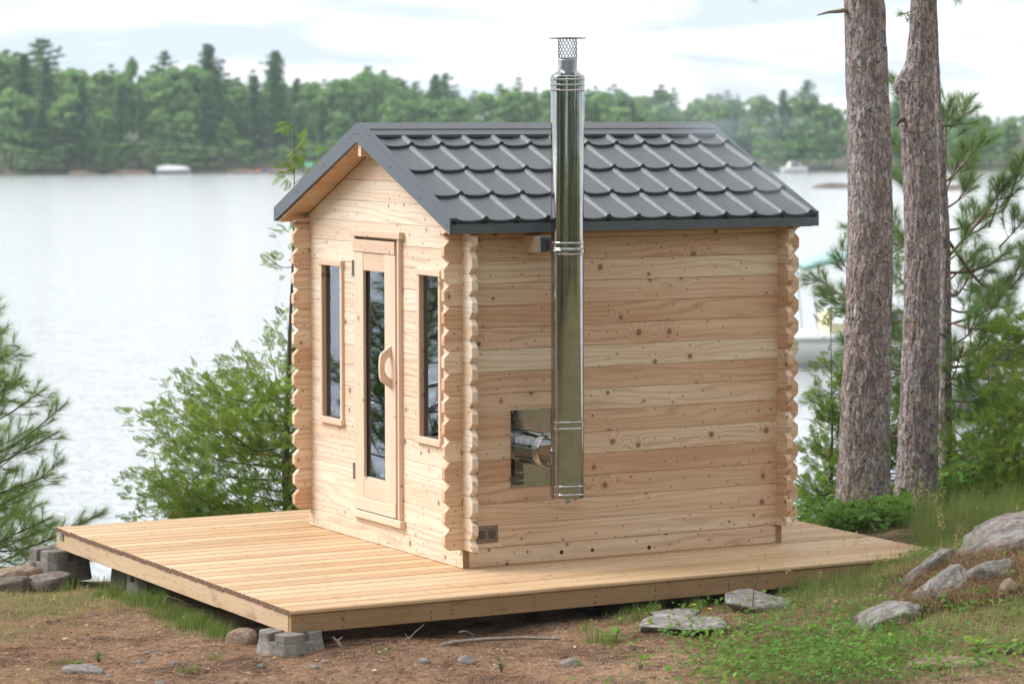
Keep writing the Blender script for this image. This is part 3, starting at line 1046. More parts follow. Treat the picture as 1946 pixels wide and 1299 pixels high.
# ------------------------------------------------------------------ lake and far shore
def water_mat():
    m, n, bs = new_mat('lake_water')
    co = n.node('ShaderNodeTexCoord').outputs['Object']
    x, y, z = n.sep(co)
    # wind ripples: crests lie across the view
    v1 = n.vec(n.math('MULTIPLY', x, 0.24), n.math('MULTIPLY', y, 1.0))
    a = n.noise(v1, 1.15, 4.0, 0.6, 0.4)
    b = n.noise(n.vec(n.math('MULTIPLY', x, 0.5), y), 5.5, 3.0, 0.6, 0.3)
    c = n.noise(n.vec(n.math('MULTIPLY', x, 0.25), n.math('MULTIPLY', y, 0.6)), 0.35, 3.0, 0.5)
    h = n.math('ADD', n.math('ADD', n.math('MULTIPLY', a, 0.62), n.math('MULTIPLY', b, 0.22)), n.math('MULTIPLY', c, 0.12))
    bm_ = n.node('ShaderNodeBump', {'Height': h, 'Strength': 0.8, 'Distance': 0.40})
    fr = n.node('ShaderNodeFresnel', {'IOR': 1.333, 'Normal': bm_.outputs[0]}).outputs[0]
    # painted into base colour: dark viewer-facing waves, sky-white glare on glancing ones
    c_ = n.mix(n.smooth(fr, 0.05, 0.24), (0.46, 0.51, 0.55), (1.0, 1.0, 1.0))
    setin(n, bs, Base_Color=c_, Metallic=0.76, Roughness=0.15)
    n.t.links.new(bm_.outputs[0], bs.inputs['Normal'])
    return m


ly = np.concatenate([[-400, -100, 0], np.arange(26, 130, 4.0), np.geomspace(130, 420, 30)])
lx = np.concatenate([[-600, -300], np.arange(-140, 141, 10.0), [300, 600]])
LX, LY = np.meshgrid(lx, ly)
li = np.arange(LX.size).reshape(LX.shape)
lake = link('lake', np_mesh('lake', np.stack([LX, LY, np.full_like(LX, LAKE)], -1).reshape(-1, 3), np.stack([li[:-1, :-1], li[:-1, 1:], li[1:, 1:], li[1:, :-1]], -1).reshape(-1, 4), water_mat(), True))
tag(lake, kind='structure')

SHORE = 343.0


def shore_y(x):
    """Distance of the far waterline."""
    return SHORE + 9.0 * np.sin(x * 0.045 + 1.0) * 0.6 + 4.0 * np.sin(x * 0.13) + np.clip((x + 20) * 0.05, -4, 8)


def far_z(x, y):
    d = y - shore_y(x)
    return LAKE - 0.6 + np.clip(d, -6, 2) * 0.5 + np.clip(d, 0, 90) * 0.045 + 0.35 * fbm(np.stack([x * .15, y * .15, x * 0], -1), 3)


sx, sy = np.linspace(-260, 260, 180), np.concatenate([np.linspace(322, 372, 40), np.linspace(376, 520, 14)])
SX, SY = np.meshgrid(sx, sy)
si = np.arange(SX.size).reshape(SX.shape)
m, n, bs = new_mat('far_bank')
co = n.node('ShaderNodeTexCoord').outputs['Object']
nz = n.noise(co, 0.35, 5.0, 0.6)
setin(n, bs, Base_Color=n.mix(n.smooth(nz, 0.4, 0.62), (0.05, 0.075, 0.028), (0.15, 0.12, 0.085)), Roughness=0.95)
bank = link('far_shore', np_mesh('far_shore', np.stack([SX, SY, far_z(SX, SY)], -1).reshape(-1, 3), np.stack([si[:-1, :-1], si[:-1, 1:], si[1:, 1:], si[1:, :-1]], -1).reshape(-1, 4), m, True))
tag(bank, kind='structure')


# ------------------------------------------------------------------ rocks and blocks
def rock_mat(name, c0, c1, lichen, needle=0.0):
    m, n, bs = new_mat(name)
    co = n.node('ShaderNodeTexCoord').outputs['Object']
    a = n.noise(co, 5.0, 6.0, 0.65, 0.4)
    b = n.noise(co, 42.0, 4.0, 0.7)
    x, y, z = n.sep(co)
    st = n.noise(n.vec(n.math('MULTIPLY', x, 3.0), n.math('MULTIPLY', y, 9.0), n.math('MULTIPLY', z, 18.0)), 1.5, 4.0, 0.6)
    c = n.mix(n.smooth(a, 0.36, 0.64), c0, c1)
    c = n.mix(n.smooth(st, 0.5, 0.7, 0, 0.5), c, tuple(v * 0.5 for v in c0))
    c = n.mix(n.smooth(n.noise(co, 2.6, 5.0, 0.7, 0.8), 0.52, 0.60, 0, 0.65), c, lichen)
    c = n.mix(n.smooth(b, 0.58, 0.72, 0, 0.6), c, lichen)
    c = n.mix(n.smooth(b, 0.44, 0.30, 0, 0.7), c, tuple(v * 0.25 for v in c0))
    ck = n.node('ShaderNodeTexVoronoi', {'Vector': n.node('ShaderNodeVectorMath', {0: co, 1: n.vec(a, b, a)}, operation='ADD').outputs[0], 'Scale': 3.0}, feature='DISTANCE_TO_EDGE').outputs['Distance']
    c = n.mix(n.smooth(ck, 0.035, 0.0, 0, 0.7), c, tuple(v * 0.22 for v in c0))
    setin(n, bs, Base_Color=c, Roughness=0.9, Specular_IOR_Level=0.2)
    bump(n, bs, n.math('ADD', n.math('ADD', a, n.math('MULTIPLY', b, 0.35)), n.math('MULTIPLY', st, 0.4)), 0.7, 0.02)
    return m


M['granite'] = rock_mat('grey_granite', (0.19, 0.17, 0.155), (0.31, 0.275, 0.245), (0.40, 0.385, 0.355))
M['granite_pink'] = rock_mat('pink_grey_granite', (0.215, 0.180, 0.165), (0.365, 0.310, 0.280), (0.33, 0.355, 0.35))
M['granite_dark'] = rock_mat('dark_field_stone', (0.13, 0.105, 0.088), (0.24, 0.19, 0.155), (0.27, 0.25, 0.23))
M['stone_brown'] = rock_mat('brown_stone', (0.26, 0.17, 0.115), (0.36, 0.26, 0.19), (0.42, 0.36, 0.30))
import bmesh


def rock_mesh(name, mat, seed, sub=4, cuts=9, rough=0.10, flat=0.0):
    """Unit rock: ball cut by random planes, then roughened."""
    bm = bmesh.new()
    bmesh.ops.create_icosphere(bm, subdivisions=sub, radius=1.0)
    V = np.array([v.co for v in bm.verts])
    r_ = np.random.default_rng(seed)
    for k in range(cuts):
        d = r_.normal(size=3); d /= np.linalg.norm(d)
        off = r_.uniform(0.55, 0.9)
        t = V @ d - off
        V -= np.where(t[:, None] > 0, t[:, None] * d * 0.92, 0)
    if flat:
        V[:, 2] = np.where(V[:, 2] > flat, flat + (V[:, 2] - flat) * 0.12, V[:, 2])
    nrm = V / np.linalg.norm(V, axis=1, keepdims=True)
    V += nrm * (rough * fbm(V * 1.7 + seed, 5, 0.55) * 0.6 + 0.022 * fbm(V * (7, 11, 16) + seed, 4, 0.6))[:, None]
    F = np.array([[v.index for v in f.verts] for f in bm.faces])
    bm.free()
    return np_mesh(name, V, F, mat, True)


def rock(name, label, mat, px, py, Y, size, rz=0.0, seed=1, flat=0.0, tilt=(0, 0), cuts=9, rough=0.10, sink=0.0, cat='rock', group=None, sub=4):
    """Rock whose base middle shows at pixel px on the ground at distance Y; size = half widths."""
    x = at(px, py, Y).x
    z = gz(x, Y)
    o = link(name, rock_mesh(name, mat, seed, sub, cuts, rough, flat), None, (x, Y, z + size[2] * 0.35 - sink), (tilt[0], tilt[1], rz), size)
    return tag(o, label, cat, group)


# flat slabs lying in the grass before the deck
rock('flat_stone', 'broad flat pale stone in the grass before the brown rim board', M['granite'], 1288, 1200, 17.30, (0.31, 0.30, 0.085), 0.25, 5, 0.25, (0.03, 0.0), 8, 0.13, 0.01)
rock('flat_stone', 'smaller rounded pale stone behind the broad flat one', M['granite'], 1436, 1165, 17.85, (0.22, 0.26, 0.10), -0.2, 8, 0.35, (0.05, 0.06), 8, 0.12, 0.01)
rock('flat_stone', 'low pale stone between broad flat stone and yellow flowers', M['granite_pink'], 1285, 1178, 17.68, (0.19, 0.16, 0.07), 0.5, 12, 0.3, (0, 0), 8, 0.12, 0.01)
# outcrop on the right
rock('rock_outcrop', 'large sloping lichen-grey rock outcrop rising beside the deck corner', M['granite_pink'], 1925, 1080, 18.25, (0.66, 0.36, 0.22), 0.50, 21, 0.0, (0.10, -0.14), 14, 0.26, 0.10, sub=6)
rock('rock_outcrop', 'blue-grey rock shoulder running down from the large outcrop to the grass', M['granite'], 1765, 1120, 17.85, (0.40, 0.13, 0.13), 0.78, 23, 0.0, (0.05, -0.30), 12, 0.24, 0.06, sub=5)
rock('rock_outcrop', 'long narrow grey rock slab below the large outcrop', M['granite'], 1785, 1160, 17.42, (0.27, 0.13, 0.16), 0.75, 24, 0.0, (0.0, -0.42), 9, 0.16, 0.055, sub=5)
rock('rock_outcrop', 'low rounded grey rock at the foot of the outcrop', M['granite'], 1690, 1208, 17.10, (0.26, 0.15, 0.10), 0.5, 27, 0.0, (0.0, -0.12), 7, 0.10, 0.03)
rock('rock_outcrop', 'small grey ledge showing through brown needles on the outcrop', M['granite'], 1882, 1112, 17.55, (0.19, 0.10, 0.13), 0.5, 29, 0.0, (0.0, -0.25), 7, 0.10, 0.02)
rock('stone', 'brown egg-shaped stone in grass under the outcrop', M['stone_brown'], 1915, 1155, 17.30, (0.085, 0.08, 0.085), 0.3, 31, 0.0, (0, 0), 7, 0.08, 0.0, 'stone')
rock('stone', 'flat brown stone in the lower corner beside broad leaves', M['stone_brown'], 1800, 1292, 16.15, (0.30, 0.12, 0.05), 0.1, 33, 0.3, (0, 0), 7, 0.10, 0.0, 'stone')
# pile at the left deck corner
rock('rock', 'dark angular rock leaning against the far concrete block', M['granite_dark'], 100, 1112, 19.85, (0.21, 0.14, 0.115), -0.1, 41, 0.0, (0, 0.05), 10, 0.08, 0.0)
rock('rock', 'long brown rock at the end of the pile, cut by the picture edge', M['stone_brown'], 15, 1100, 20.05, (0.25, 0.14, 0.10), 0.35, 43, 0.0, (0, -0.25), 10, 0.08, 0.0)
rock('rock', 'low grey rock in front of the long brown rock', M['granite_dark'], 28, 1118, 19.80, (0.20, 0.12, 0.085), 0.2, 47, 0.0, (0, -0.1), 10, 0.08, 0.0)
rock('rock', 'small reddish rock wedged beside the far concrete block', M['stone_brown'], 62, 1085, 20.2, (0.09, 0.09, 0.13), 0.6, 48, 0.0, (0, 0.1), 10, 0.08, 0.0)
rock('stone', 'round tan boulder in the shade under the near deck edge', M['stone_brown'], 462, 1208, 17.25, (0.11, 0.09, 0.075), 0.2, 51, 0.0, (0, 0), 6, 0.07, 0.0, 'stone')
rock('stone', 'small rounded stone under the side edge of the deck', M['stone_brown'], 355, 1158, 18.1, (0.055, 0.05, 0.045), 0.2, 52, 0.0, (0, 0), 6, 0.07, 0.0, 'stone')
rock('stone', 'long pale stone half buried in needles, lower left', M['granite_pink'], 160, 1262, 16.45, (0.145, 0.07, 0.045), -0.35, 53, 0.0, (0, 0.08), 8, 0.08, 0.0, 'stone')
small = [(265, 1236, 'flat grey pebble between long stone and deck block', .055, 16.8), (293, 1238, 'grey pebble next to the flat grey pebble', .05, 16.75), (302, 1218, 'pale pebble behind the two grey pebbles', .045, 17.0),
         (497, 1256, 'tan pebble just before the near concrete block', .05, 16.5), (596, 1262, 'grey pebble below the near concrete block', .05, 16.45), (330, 1248, 'thin pale sliver of stone on bare needles', .055, 16.62),
         (280, 1215, 'low grey stone poking out of needles under the deck edge', .05, 17.05), (885, 1250, 'pale flat pebble in the bare soil before the rim board', .11, 16.58),
         (808, 1250, 'grey pebble left of the pale flat pebble', .07, 16.55), (620, 1252, 'brown pebble right of the near concrete block', .06, 16.55), (945, 1258, 'small mossy pebble on bare soil in the middle', .05, 16.5),
         (1085, 1262, 'pinkish flat stone at the edge of the clover', .12, 16.5), (205, 1275, 'small round pebble beside the long pale stone', .05, 16.3), (305, 1292, 'tan pebble at the bottom edge', .06, 16.12)]
for i, (px, py, lab, s, Y) in enumerate(small):
    rock('pebble', lab, M['granite_pink'] if i % 3 else M['granite'], px, py, Y, (s * 0.62, s * 0.5, s * 0.30), random.uniform(-.5, .5), 60 + i, 0.0, (0, 0), 7, 0.07, 0.002, 'pebble', 'pebbles on the needle floor', 3)

M['concrete'] = rock_mat('grey_concrete', (0.19, 0.172, 0.150), (0.275, 0.25, 0.225), (0.34, 0.32, 0.29))


def deck_block(u, v, ztop, zbot, label, rz=0.0, s=0.155):
    """Precast deck block: tapered body with cut corners and a cross-shaped notch that leaves four posts."""
    b = empty('deck_block', uv(u, v, zbot), math.pi / 2 - TH + rz)
    tag(b, label, 'concrete block', 'concrete blocks under the deck')
    h = ztop - zbot
    hb = h * 0.62
    mb = MB()

    def octa(r, z, c): return [(-r + c, -r, z), (r - c, -r, z), (r, -r + c, z), (r, r - c, z), (r - c, r, z), (-r + c, r, z), (-r, r - c, z), (-r, -r + c, z)]
    r0, r1 = s * 1.08, s
    A, B = octa(r0, 0, 0.05), octa(r1, hb, 0.05)
    mb.add(A + B, [tuple(range(8, 16))] + [(i, (i + 1) % 8, 8 + (i + 1) % 8, 8 + i) for i in range(8)])
    o = mb.build('block_body', M['concrete'], b)
    bv = o.modifiers.new('bevel', 'BEVEL'); bv.width = 0.008; bv.segments = 2
    g_ = 0.024
    for sx_ in (-1, 1):
        for sy_ in (-1, 1):
            mb = MB()
            q = [(g_, g_), (r1, g_), (r1, r1 - 0.05), (r1 - 0.05, r1), (g_, r1)]
            q = [(a * sx_, c * sy_) for a, c in q]
            if sx_ * sy_ < 0: q = q[::-1]
            t = 0.985
            mb.add([(a, c, hb - 0.01) for a, c in q] + [(a * t, c * t, h) for a, c in q], [tuple(range(4, -1, -1)), tuple(range(5, 10))] + [(i, (i + 1) % 5, 5 + (i + 1) % 5, 5 + i) for i in range(5)])
            o = mb.build('block_post', M['concrete'], b)
            bv = o.modifiers.new('bevel', 'BEVEL'); bv.width = 0.008; bv.segments = 2
    return b


deck_block(DU0 + 0.04, DV0 + 0.09, -0.128, -0.262, 'weathered concrete deck block under the near corner of the deck', 0.35)
deck_block(DU0 + 0.02, DV1 - 0.03, -0.142, -0.36, 'tall concrete deck block under the far lake-side corner of the deck', 0.2, 0.17)
deck_block(DU0 + 0.45, DV1 - 0.42, -0.142, -0.42, 'shadowed concrete block beneath the deck near its lake-side corner', 0.1, 0.15)
deck_block(DU0 + 0.25, DV1 - 1.15, -0.142, -0.40, 'shadowed concrete block beneath the middle of the deck side', 0.1, 0.13)
deck_block(DU1 - 0.4, DV1 - 0.3, -0.142, -0.40, 'concrete block beneath the rear edge of the deck', 0.1, 0.15) if False else None
# hidden support rail so that the deck also rests at the back
# ------------------------------------------------------------------ foliage tools
def leaf_mat(name, stops, trans=0.35, rough=0.55, obj_var=0.0, spec=0.25):
    """Leaf: colour by the 'tint' of each leaf, some light let through."""
    m, n, bs = new_mat(name)
    t = n.node('ShaderNodeAttribute', attribute_name='tint').outputs['Fac']
    if obj_var:
        r_ = n.node('ShaderNodeObjectInfo').outputs['Random']
        t = n.math('ADD', t, n.lin(r_, 0, 1, -obj_var, obj_var), clamp=True)
    c = n.ramp(t, stops)
    n.t.nodes.remove(bs)
    df = n.node('ShaderNodeBsdfDiffuse', {'Color': c})
    tr = n.node('ShaderNodeBsdfTranslucent', {'Color': n.mix(0.5, c, (0.35, 0.45, 0.08), 'MIX')})
    mxs = n.node('ShaderNodeMixShader', {0: trans, 1: df.outputs[0], 2: tr.outputs[0]})
    out = [k for k in n.t.nodes if k.type == 'OUTPUT_MATERIAL'][0]
    n.t.links.new(mxs.outputs[0], out.inputs[0])
    return m


M['needle_w'] = leaf_mat('white_pine_needles', [(0, (0.090, 0.170, 0.055)), (0.6, (0.190, 0.310, 0.10)), (1, (0.33, 0.45, 0.16))], 0.45)
M['needle_r'] = leaf_mat('red_pine_needles', [(0, (0.055, 0.115, 0.055)), (0.6, (0.125, 0.225, 0.095)), (1, (0.22, 0.34, 0.13))], 0.36)
M['cedar_leaf'] = leaf_mat('cedar_foliage', [(0, (0.070, 0.130, 0.026)), (0.55, (0.175, 0.290, 0.055)), (0.9, (0.31, 0.43, 0.085)), (1, (0.36, 0.29, 0.11))], 0.45)
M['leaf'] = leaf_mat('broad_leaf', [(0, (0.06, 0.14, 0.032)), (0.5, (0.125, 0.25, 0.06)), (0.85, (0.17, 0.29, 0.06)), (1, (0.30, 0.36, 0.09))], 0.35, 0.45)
M['grass'] = leaf_mat('grass_blade', [(0, (0.070, 0.135, 0.035)), (0.45, (0.155, 0.235, 0.065)), (0.72, (0.29, 0.30, 0.12)), (1, (0.52, 0.43, 0.23))], 0.40, 0.6)
M['litter'] = leaf_mat('fallen_needles', [(0, (0.16, 0.085, 0.05)), (0.5, (0.31, 0.175, 0.105)), (0.85, (0.46, 0.30, 0.185)), (1, (0.60, 0.47, 0.33))], 0.05, 0.8)
M['far_leaf'] = leaf_mat('far_broadleaf', [(0, (0.10, 0.195, 0.080)), (0.5, (0.19, 0.335, 0.13)), (1, (0.29, 0.45, 0.18))], 0.3, 0.7, 0.22)
M['far_pine'] = leaf_mat('far_conifer', [(0, (0.055, 0.125, 0.070)), (0.5, (0.110, 0.220, 0.105)), (1, (0.18, 0.31, 0.13))], 0.25, 0.7, 0.18)
M['twig'] = plain('twig_bark', (0.085, 0.062, 0.048), 0.9, noise_amt=0.4, scale=60)
M['twig_red'] = plain('red_pine_twig', (0.16, 0.095, 0.065), 0.9, noise_amt=0.4, scale=60)
M['dead_wood'] = plain('dry_dead_wood', (0.21, 0.165, 0.13), 0.9, noise_amt=0.35, scale=40)


def frames(dirs, roll):
    """Rotation matrices whose x axis is dirs, rolled about it."""
    d = dirs / np.linalg.norm(dirs, axis=1, keepdims=True)
    up = np.tile(np.array([0, 0, 1.0]), (len(d), 1))
    up[np.abs(d[:, 2]) > 0.97] = (1, 0, 0)
    s = np.cross(up, d); s /= np.linalg.norm(s, axis=1, keepdims=True)
    t = np.cross(d, s)
    c, sn = np.cos(roll)[:, None], np.sin(roll)[:, None]
    y = s * c + t * sn
    z = -s * sn + t * c
    return np.stack([d, y, z], 2)


def scatter(protos, pos, rot, scl, tint, jit=0.12):
    """Instances of small prototype leaf sets written out as one vertex/face array."""
    Vs, Fs, Ts, off = [], [], [], 0
    which = rng.integers(0, len(protos), len(pos))
    for k, (pv, pf, pt) in enumerate(protos):
        sel = np.where(which == k)[0]
        if not len(sel): continue
        v = np.einsum('nij,vj->nvi', rot[sel], pv) * scl[sel][:, None, None] + pos[sel][:, None, :]
        f = pf[None] + (np.arange(len(sel)) * len(pv))[:, None, None] + off
        Vs.append(v.reshape(-1, 3)); Fs.append(f.reshape(-1, pf.shape[1]))
        Ts.append((tint[sel][:, None] + pt[None] * jit).ravel())
        off += len(sel) * len(pv)
    return np.concatenate(Vs), np.concatenate(Fs), np.clip(np.concatenate(Ts), 0, 1)


def needles(segs, per_m, length, width, spread=0.75, droop=0.0, mat='needle_w', tint0=0.5, tuft=True):
    """Needle brushes along shoots; segs is a list of (p, q, weight)."""
    Ps, Ds, Ls, Ts = [], [], [], []
    for (p, q, wgt) in segs:
        p, q = np.array(p), np.array(q)
        ln = np.linalg.norm(q - p)
        d = (q - p) / max(ln, 1e-6)
        k = max(12, int(per_m * ln * wgt))
        t = rng.random(k) ** 0.8
        rnd_ = rng.normal(size=(k, 3)); rnd_ -= (rnd_ @ d)[:, None] * d
        rnd_ /= np.linalg.norm(rnd_, axis=1, keepdims=True)
        ang = spread * (1.15 - 0.75 * t) * rng.uniform(0.6, 1.2, k)
        dd = d * np.cos(ang)[:, None] + rnd_ * np.sin(ang)[:, None]
        dd[:, 2] -= droop * rng.random(k)
        Ps.append(p + t[:, None] * (q - p)); Ds.append(dd)
        Ls.append(length * rng.uniform(0.65, 1.1, k)); Ts.append(np.clip(tint0 + rng.normal(0, 0.10) + rng.normal(0, 0.14, k) + 0.15 * (t - 0.5), 0, 1))
    Pn, Dn, Ln, Tn = np.concatenate(Ps), np.concatenate(Ds), np.concatenate(Ls), np.concatenate(Ts)
    sd = np.cross(Dn, rng.normal(size=Dn.shape)); sd /= np.linalg.norm(sd, axis=1, keepdims=True)
    V = np.stack([Pn + sd * width / 2, Pn - sd * width / 2, Pn + Dn * Ln[:, None]], 1).reshape(-1, 3)
    F = np.arange(len(V)).reshape(-1, 3)
    return V, F, np.repeat(Tn, 3)


def curve(pts, n):
    """Smooth polyline through points (Catmull-Rom)."""
    p = np.array(pts, float)
    p = np.vstack([2 * p[0] - p[1], p, 2 * p[-1] - p[-2]])
    out = []
    m_ = len(p) - 3
    for t in np.linspace(0, m_ - 1e-6, n):
        i = int(t); f = t - i
        a, b, c, d = p[i:i + 4]
        out.append(0.5 * (2 * b + (c - a) * f + (2 * a - 5 * b + 4 * c - d) * f * f + (3 * b - a - 3 * c + d) * f ** 3))
    return np.array(out)


def limb(mb, pts, r0, r1, n=6):
    k = len(pts)
    mb.tube([Vector(p) for p in pts], [r0 + (r1 - r0) * i / (k - 1) for i in range(k)], n)


# ------------------------------------------------------------------ big pine trunks
def worley(P2, seed=0):
    """F1, F2 and cell id of a jittered grid in 2-D; first axis wraps every `wrap` cells."""
    i = np.floor(P2).astype(int)
    f1 = np.full(len(P2), 9.0); f2 = f1.copy(); cid = np.zeros(len(P2))
    tab = np.random.default_rng(seed).random((128, 128, 3))
    for a in (-1, 0, 1):
        for b in (-1, 0, 1):
            c = i + (a, b)
            jt = tab[c[:, 0] % 128, c[:, 1] % 128]
            d = np.hypot(*(c + jt[:, :2] - P2).T)
            new = d < f1
            f2 = np.where(new, f1, np.minimum(f2, d))
            cid = np.where(new, jt[:, 2], cid)
            f1 = np.where(new, d, f1)
    return f1, f2, cid


def bark_mat():
    """Flaky pine bark laid out on the unrolled trunk (bu round it, bv up it)."""
    m, n, bs = new_mat('red_pine_bark')
    u = n.node('ShaderNodeAttribute', attribute_name='bu').outputs['Fac']
    v = n.node('ShaderNodeAttribute', attribute_name='bv').outputs['Fac']
    p = n.vec(u, v, 0.0)
    wx = n.math('SUBTRACT', n.noise(p, 16.0, 3.0, 0.6), 0.5)
    wy = n.math('SUBTRACT', n.noise(n.vec(v, u, 3.0), 14.0, 3.0, 0.6), 0.5)
    q = n.vec(n.math('ADD', n.math('MULTIPLY', u, 46.0), n.math('MULTIPLY', wx, 2.4)), n.math('ADD', n.math('MULTIPLY', v, 15.0), n.math('MULTIPLY', wy, 2.2)))
    e1 = n.node('ShaderNodeTexVoronoi', {'Vector': q, 'Scale': 1.0}, voronoi_dimensions='2D', feature='DISTANCE_TO_EDGE').outputs['Distance']
    pr, pg, pb = n.sep(n.node('ShaderNodeTexVoronoi', {'Vector': q, 'Scale': 1.0}, voronoi_dimensions='2D').outputs['Color'])
    q2 = n.vec(n.math('ADD', n.math('MULTIPLY', u, 120.0), n.math('MULTIPLY', wx, 6.0)), n.math('ADD', n.math('MULTIPLY', v, 52.0), n.math('MULTIPLY', wy, 6.0)))
    fr_, fg, fb = n.sep(n.node('ShaderNodeTexVoronoi', {'Vector': q2, 'Scale': 1.0}, voronoi_dimensions='2D').outputs['Color'])
    grit = n.noise(p, 150.0, 3.0, 0.7)
    t = n.math('ADD', n.math('ADD', n.math('MULTIPLY', pr, 0.42), n.math('MULTIPLY', fr_, 0.40)), n.lin(grit, 0.3, 0.7, -0.10, 0.24))
    c = n.ramp(t, [(0.0, (0.10, 0.082, 0.080)), (0.35, (0.205, 0.172, 0.168)), (0.65, (0.345, 0.298, 0.290)), (1.0, (0.54, 0.49, 0.475))])
    c = n.mix(n.math('MULTIPLY', n.math('GREATER_THAN', fg, 0.80), n.smooth(n.noise(p, 7.0, 3.0), 0.40, 0.62, 0.0, 0.75)), c, (0.34, 0.185, 0.125))
    c = n.mix(n.smooth(e1, 0.10, 0.01, 0.0, 0.85), c, (0.040, 0.030, 0.027))
    setin(n, bs, Base_Color=c, Roughness=0.95, Specular_IOR_Level=0.1)
    return m


M['bark'] = bark_mat()


def trunk_mesh(name, path, radii, nseg=144, nlen=760, seed=0, amp=0.0075, bumps_=()):
    """Trunk of one continuous surface with bark plates in relief. path: list of (x, y, z)."""
    P_ = curve(path, nlen)
    rr = np.interp(np.linspace(0, 1, nlen), np.linspace(0, 1, len(radii)), radii)
    th = np.linspace(0, 2 * math.pi, nseg, endpoint=False) + math.pi / 2
    TT, HH = np.meshgrid(th, np.arange(nlen))
    rm = float(np.mean(radii))
    zlen = np.concatenate([[0], np.cumsum(np.linalg.norm(np.diff(P_, axis=0), axis=1))])
    # warped plate pattern, longer than wide
    cells = max(6, round(2 * math.pi * rm / 0.025))
    aa = TT / (2 * math.pi) * cells
    hh = zlen[HH] / 0.115
    wp3 = np.stack([np.cos(TT) * 2.2, np.sin(TT) * 2.2, hh * 0.35], -1)
    aa = aa + 1.0 * fbm(wp3 + seed, 4); hh2 = hh + 1.0 * fbm(wp3 + seed + 31, 3)
    f1, f2, cid = worley(np.stack([aa.ravel() % 128, hh2.ravel()], 1), seed)
    cr = np.clip((f2 - f1), 0, 1).reshape(TT.shape)
    cr = np.clip(cr + 0.25 * np.clip(fbm(np.stack([np.cos(TT) * 3, np.sin(TT) * 3, hh * 0.5 + 9], -1), 3), 0, 1), 0, 1)
    fine = fbm(np.stack([np.cos(TT) * 9, np.sin(TT) * 9, hh * 0.9], -1), 4)
    disp = amp * (np.clip(cr / 0.12, 0, 1) - 0.6 + 0.9 * (cid.reshape(TT.shape) - 0.5)) + amp * 0.9 * fine
    big = 0.035 * rm * fbm(np.stack([np.cos(TT) * 0.9, np.sin(TT) * 0.9, hh * 0.06 + seed], -1), 3)
    rad = rr[HH] + disp + big
    for (ang, zc, da, dz, hgt) in bumps_:
        dd = np.angle(np.exp(1j * (TT - ang)))
        rad = rad + hgt * np.exp(-(dd / da) ** 2 - ((zlen[HH] - zc) / dz) ** 2)
    V = P_[HH] + np.stack([np.cos(TT) * rad, np.sin(TT) * rad, 0 * TT], -1)
    idx = np.arange(nlen * nseg).reshape(nlen, nseg)
    nx_ = np.roll(idx, -1, 1)
    F = np.stack([idx[:-1], nx_[:-1], nx_[1:], idx[1:]], -1).reshape(-1, 4)
    return np_mesh(name, V.reshape(-1, 3), F, M['bark'], True, {'bu': ('FLOAT', (TT * rm).ravel()), 'bv': ('FLOAT', zlen[HH].ravel() + seed)})


def px_path(base, pts, Y):
    out = []
    for px, py in pts:
        p = at(px, py, Y)
        out.append((p.x - base.x, p.y - base.y, p.z - base.z))
    return out


def tuft_branch(mb, segs, start, end, r0, n_side=6, side=0.28, lift=0.25, weight=1.0, first=0.35):
    """A branch with side shoots that carry needle brushes."""
    s, e = np.array(start, float), np.array(end, float)
    ln = np.linalg.norm(e - s)
    mid = (s + e) / 2 + np.array([0, 0, -lift * ln * 0.25]) + rng.normal(0, 0.03, 3) * ln
    c = curve([s, mid, e], 12)
    limb(mb, c, r0, r0 * 0.35)
    d = (e - s) / ln
    segs.append((c[-4], c[-1], weight))
    for k in range(n_side):
        t = first + (1 - first) * (k + rng.random()) / n_side
        i = min(int(t * 11), 10)
        p = c[i]
        rv = rng.normal(size=3); rv -= rv @ d * d; rv /= np.linalg.norm(rv)
        dr = d * rng.uniform(0.55, 1.0) + rv * rng.uniform(0.5, 1.0) + np.array([0, 0, lift * rng.uniform(0.4, 1.3)])
        dr /= np.linalg.norm(dr)
        q = p + dr * side * rng.uniform(0.6, 1.15) * (1.15 - 0.5 * t)
        c2 = curve([p, (p + q) / 2 + np.array([0, 0, -0.012]), q], 5)
        limb(mb, c2, r0 * 0.42, r0 * 0.2, 4)
        segs.append((c2[2], c2[-1], weight))


# trunk nearest the cabin
def big_pine(label, base_px, Yb, pts, radii_px, seed, bumps_=(), Yt=None):
    b = at(*base_px, Yb)
    b.z = gz(b.x, b.y) - 0.05
    t = empty('pine_tree', b)
    tag(t, label, 'pine tree')
    path = px_path(b, pts, Yb)
    path = [(path[0][0], path[0][1], 0.0)] + path[1:]
    me = trunk_mesh('trunk', path, [r * Yb / FPX for r in radii_px], seed=seed, bumps_=bumps_)
    link('trunk', me, t)
    return t, b


pine1, b1 = big_pine('thick straight pine trunk, the one nearest the cabin', (1638, 1000), 22.0,
                     [(1636, 1005), (1642, 860), (1649, 640), (1654, 430), (1652, 250), (1645, 60), (1638, -260), (1632, -900), (1628, -1500)],
                     [56, 47, 43, 41, 39.5, 38, 35, 26, 20], 2)
pine2, b2 = big_pine('slimmer pine trunk with a broken stub, farther from the cabin', (1738, 978), 22.5,
                     [(1736, 985), (1744, 820), (1751, 600), (1752, 400), (1746, 250), (1747, 150), (1755, 40), (1762, -260), (1768, -900), (1772, -1500)],
                     [42, 36, 33, 31.5, 33, 27, 23, 21, 17, 13], 5,
                     bumps_=((math.pi * 1.02, 3.36, 0.5, 0.10, 0.075),))
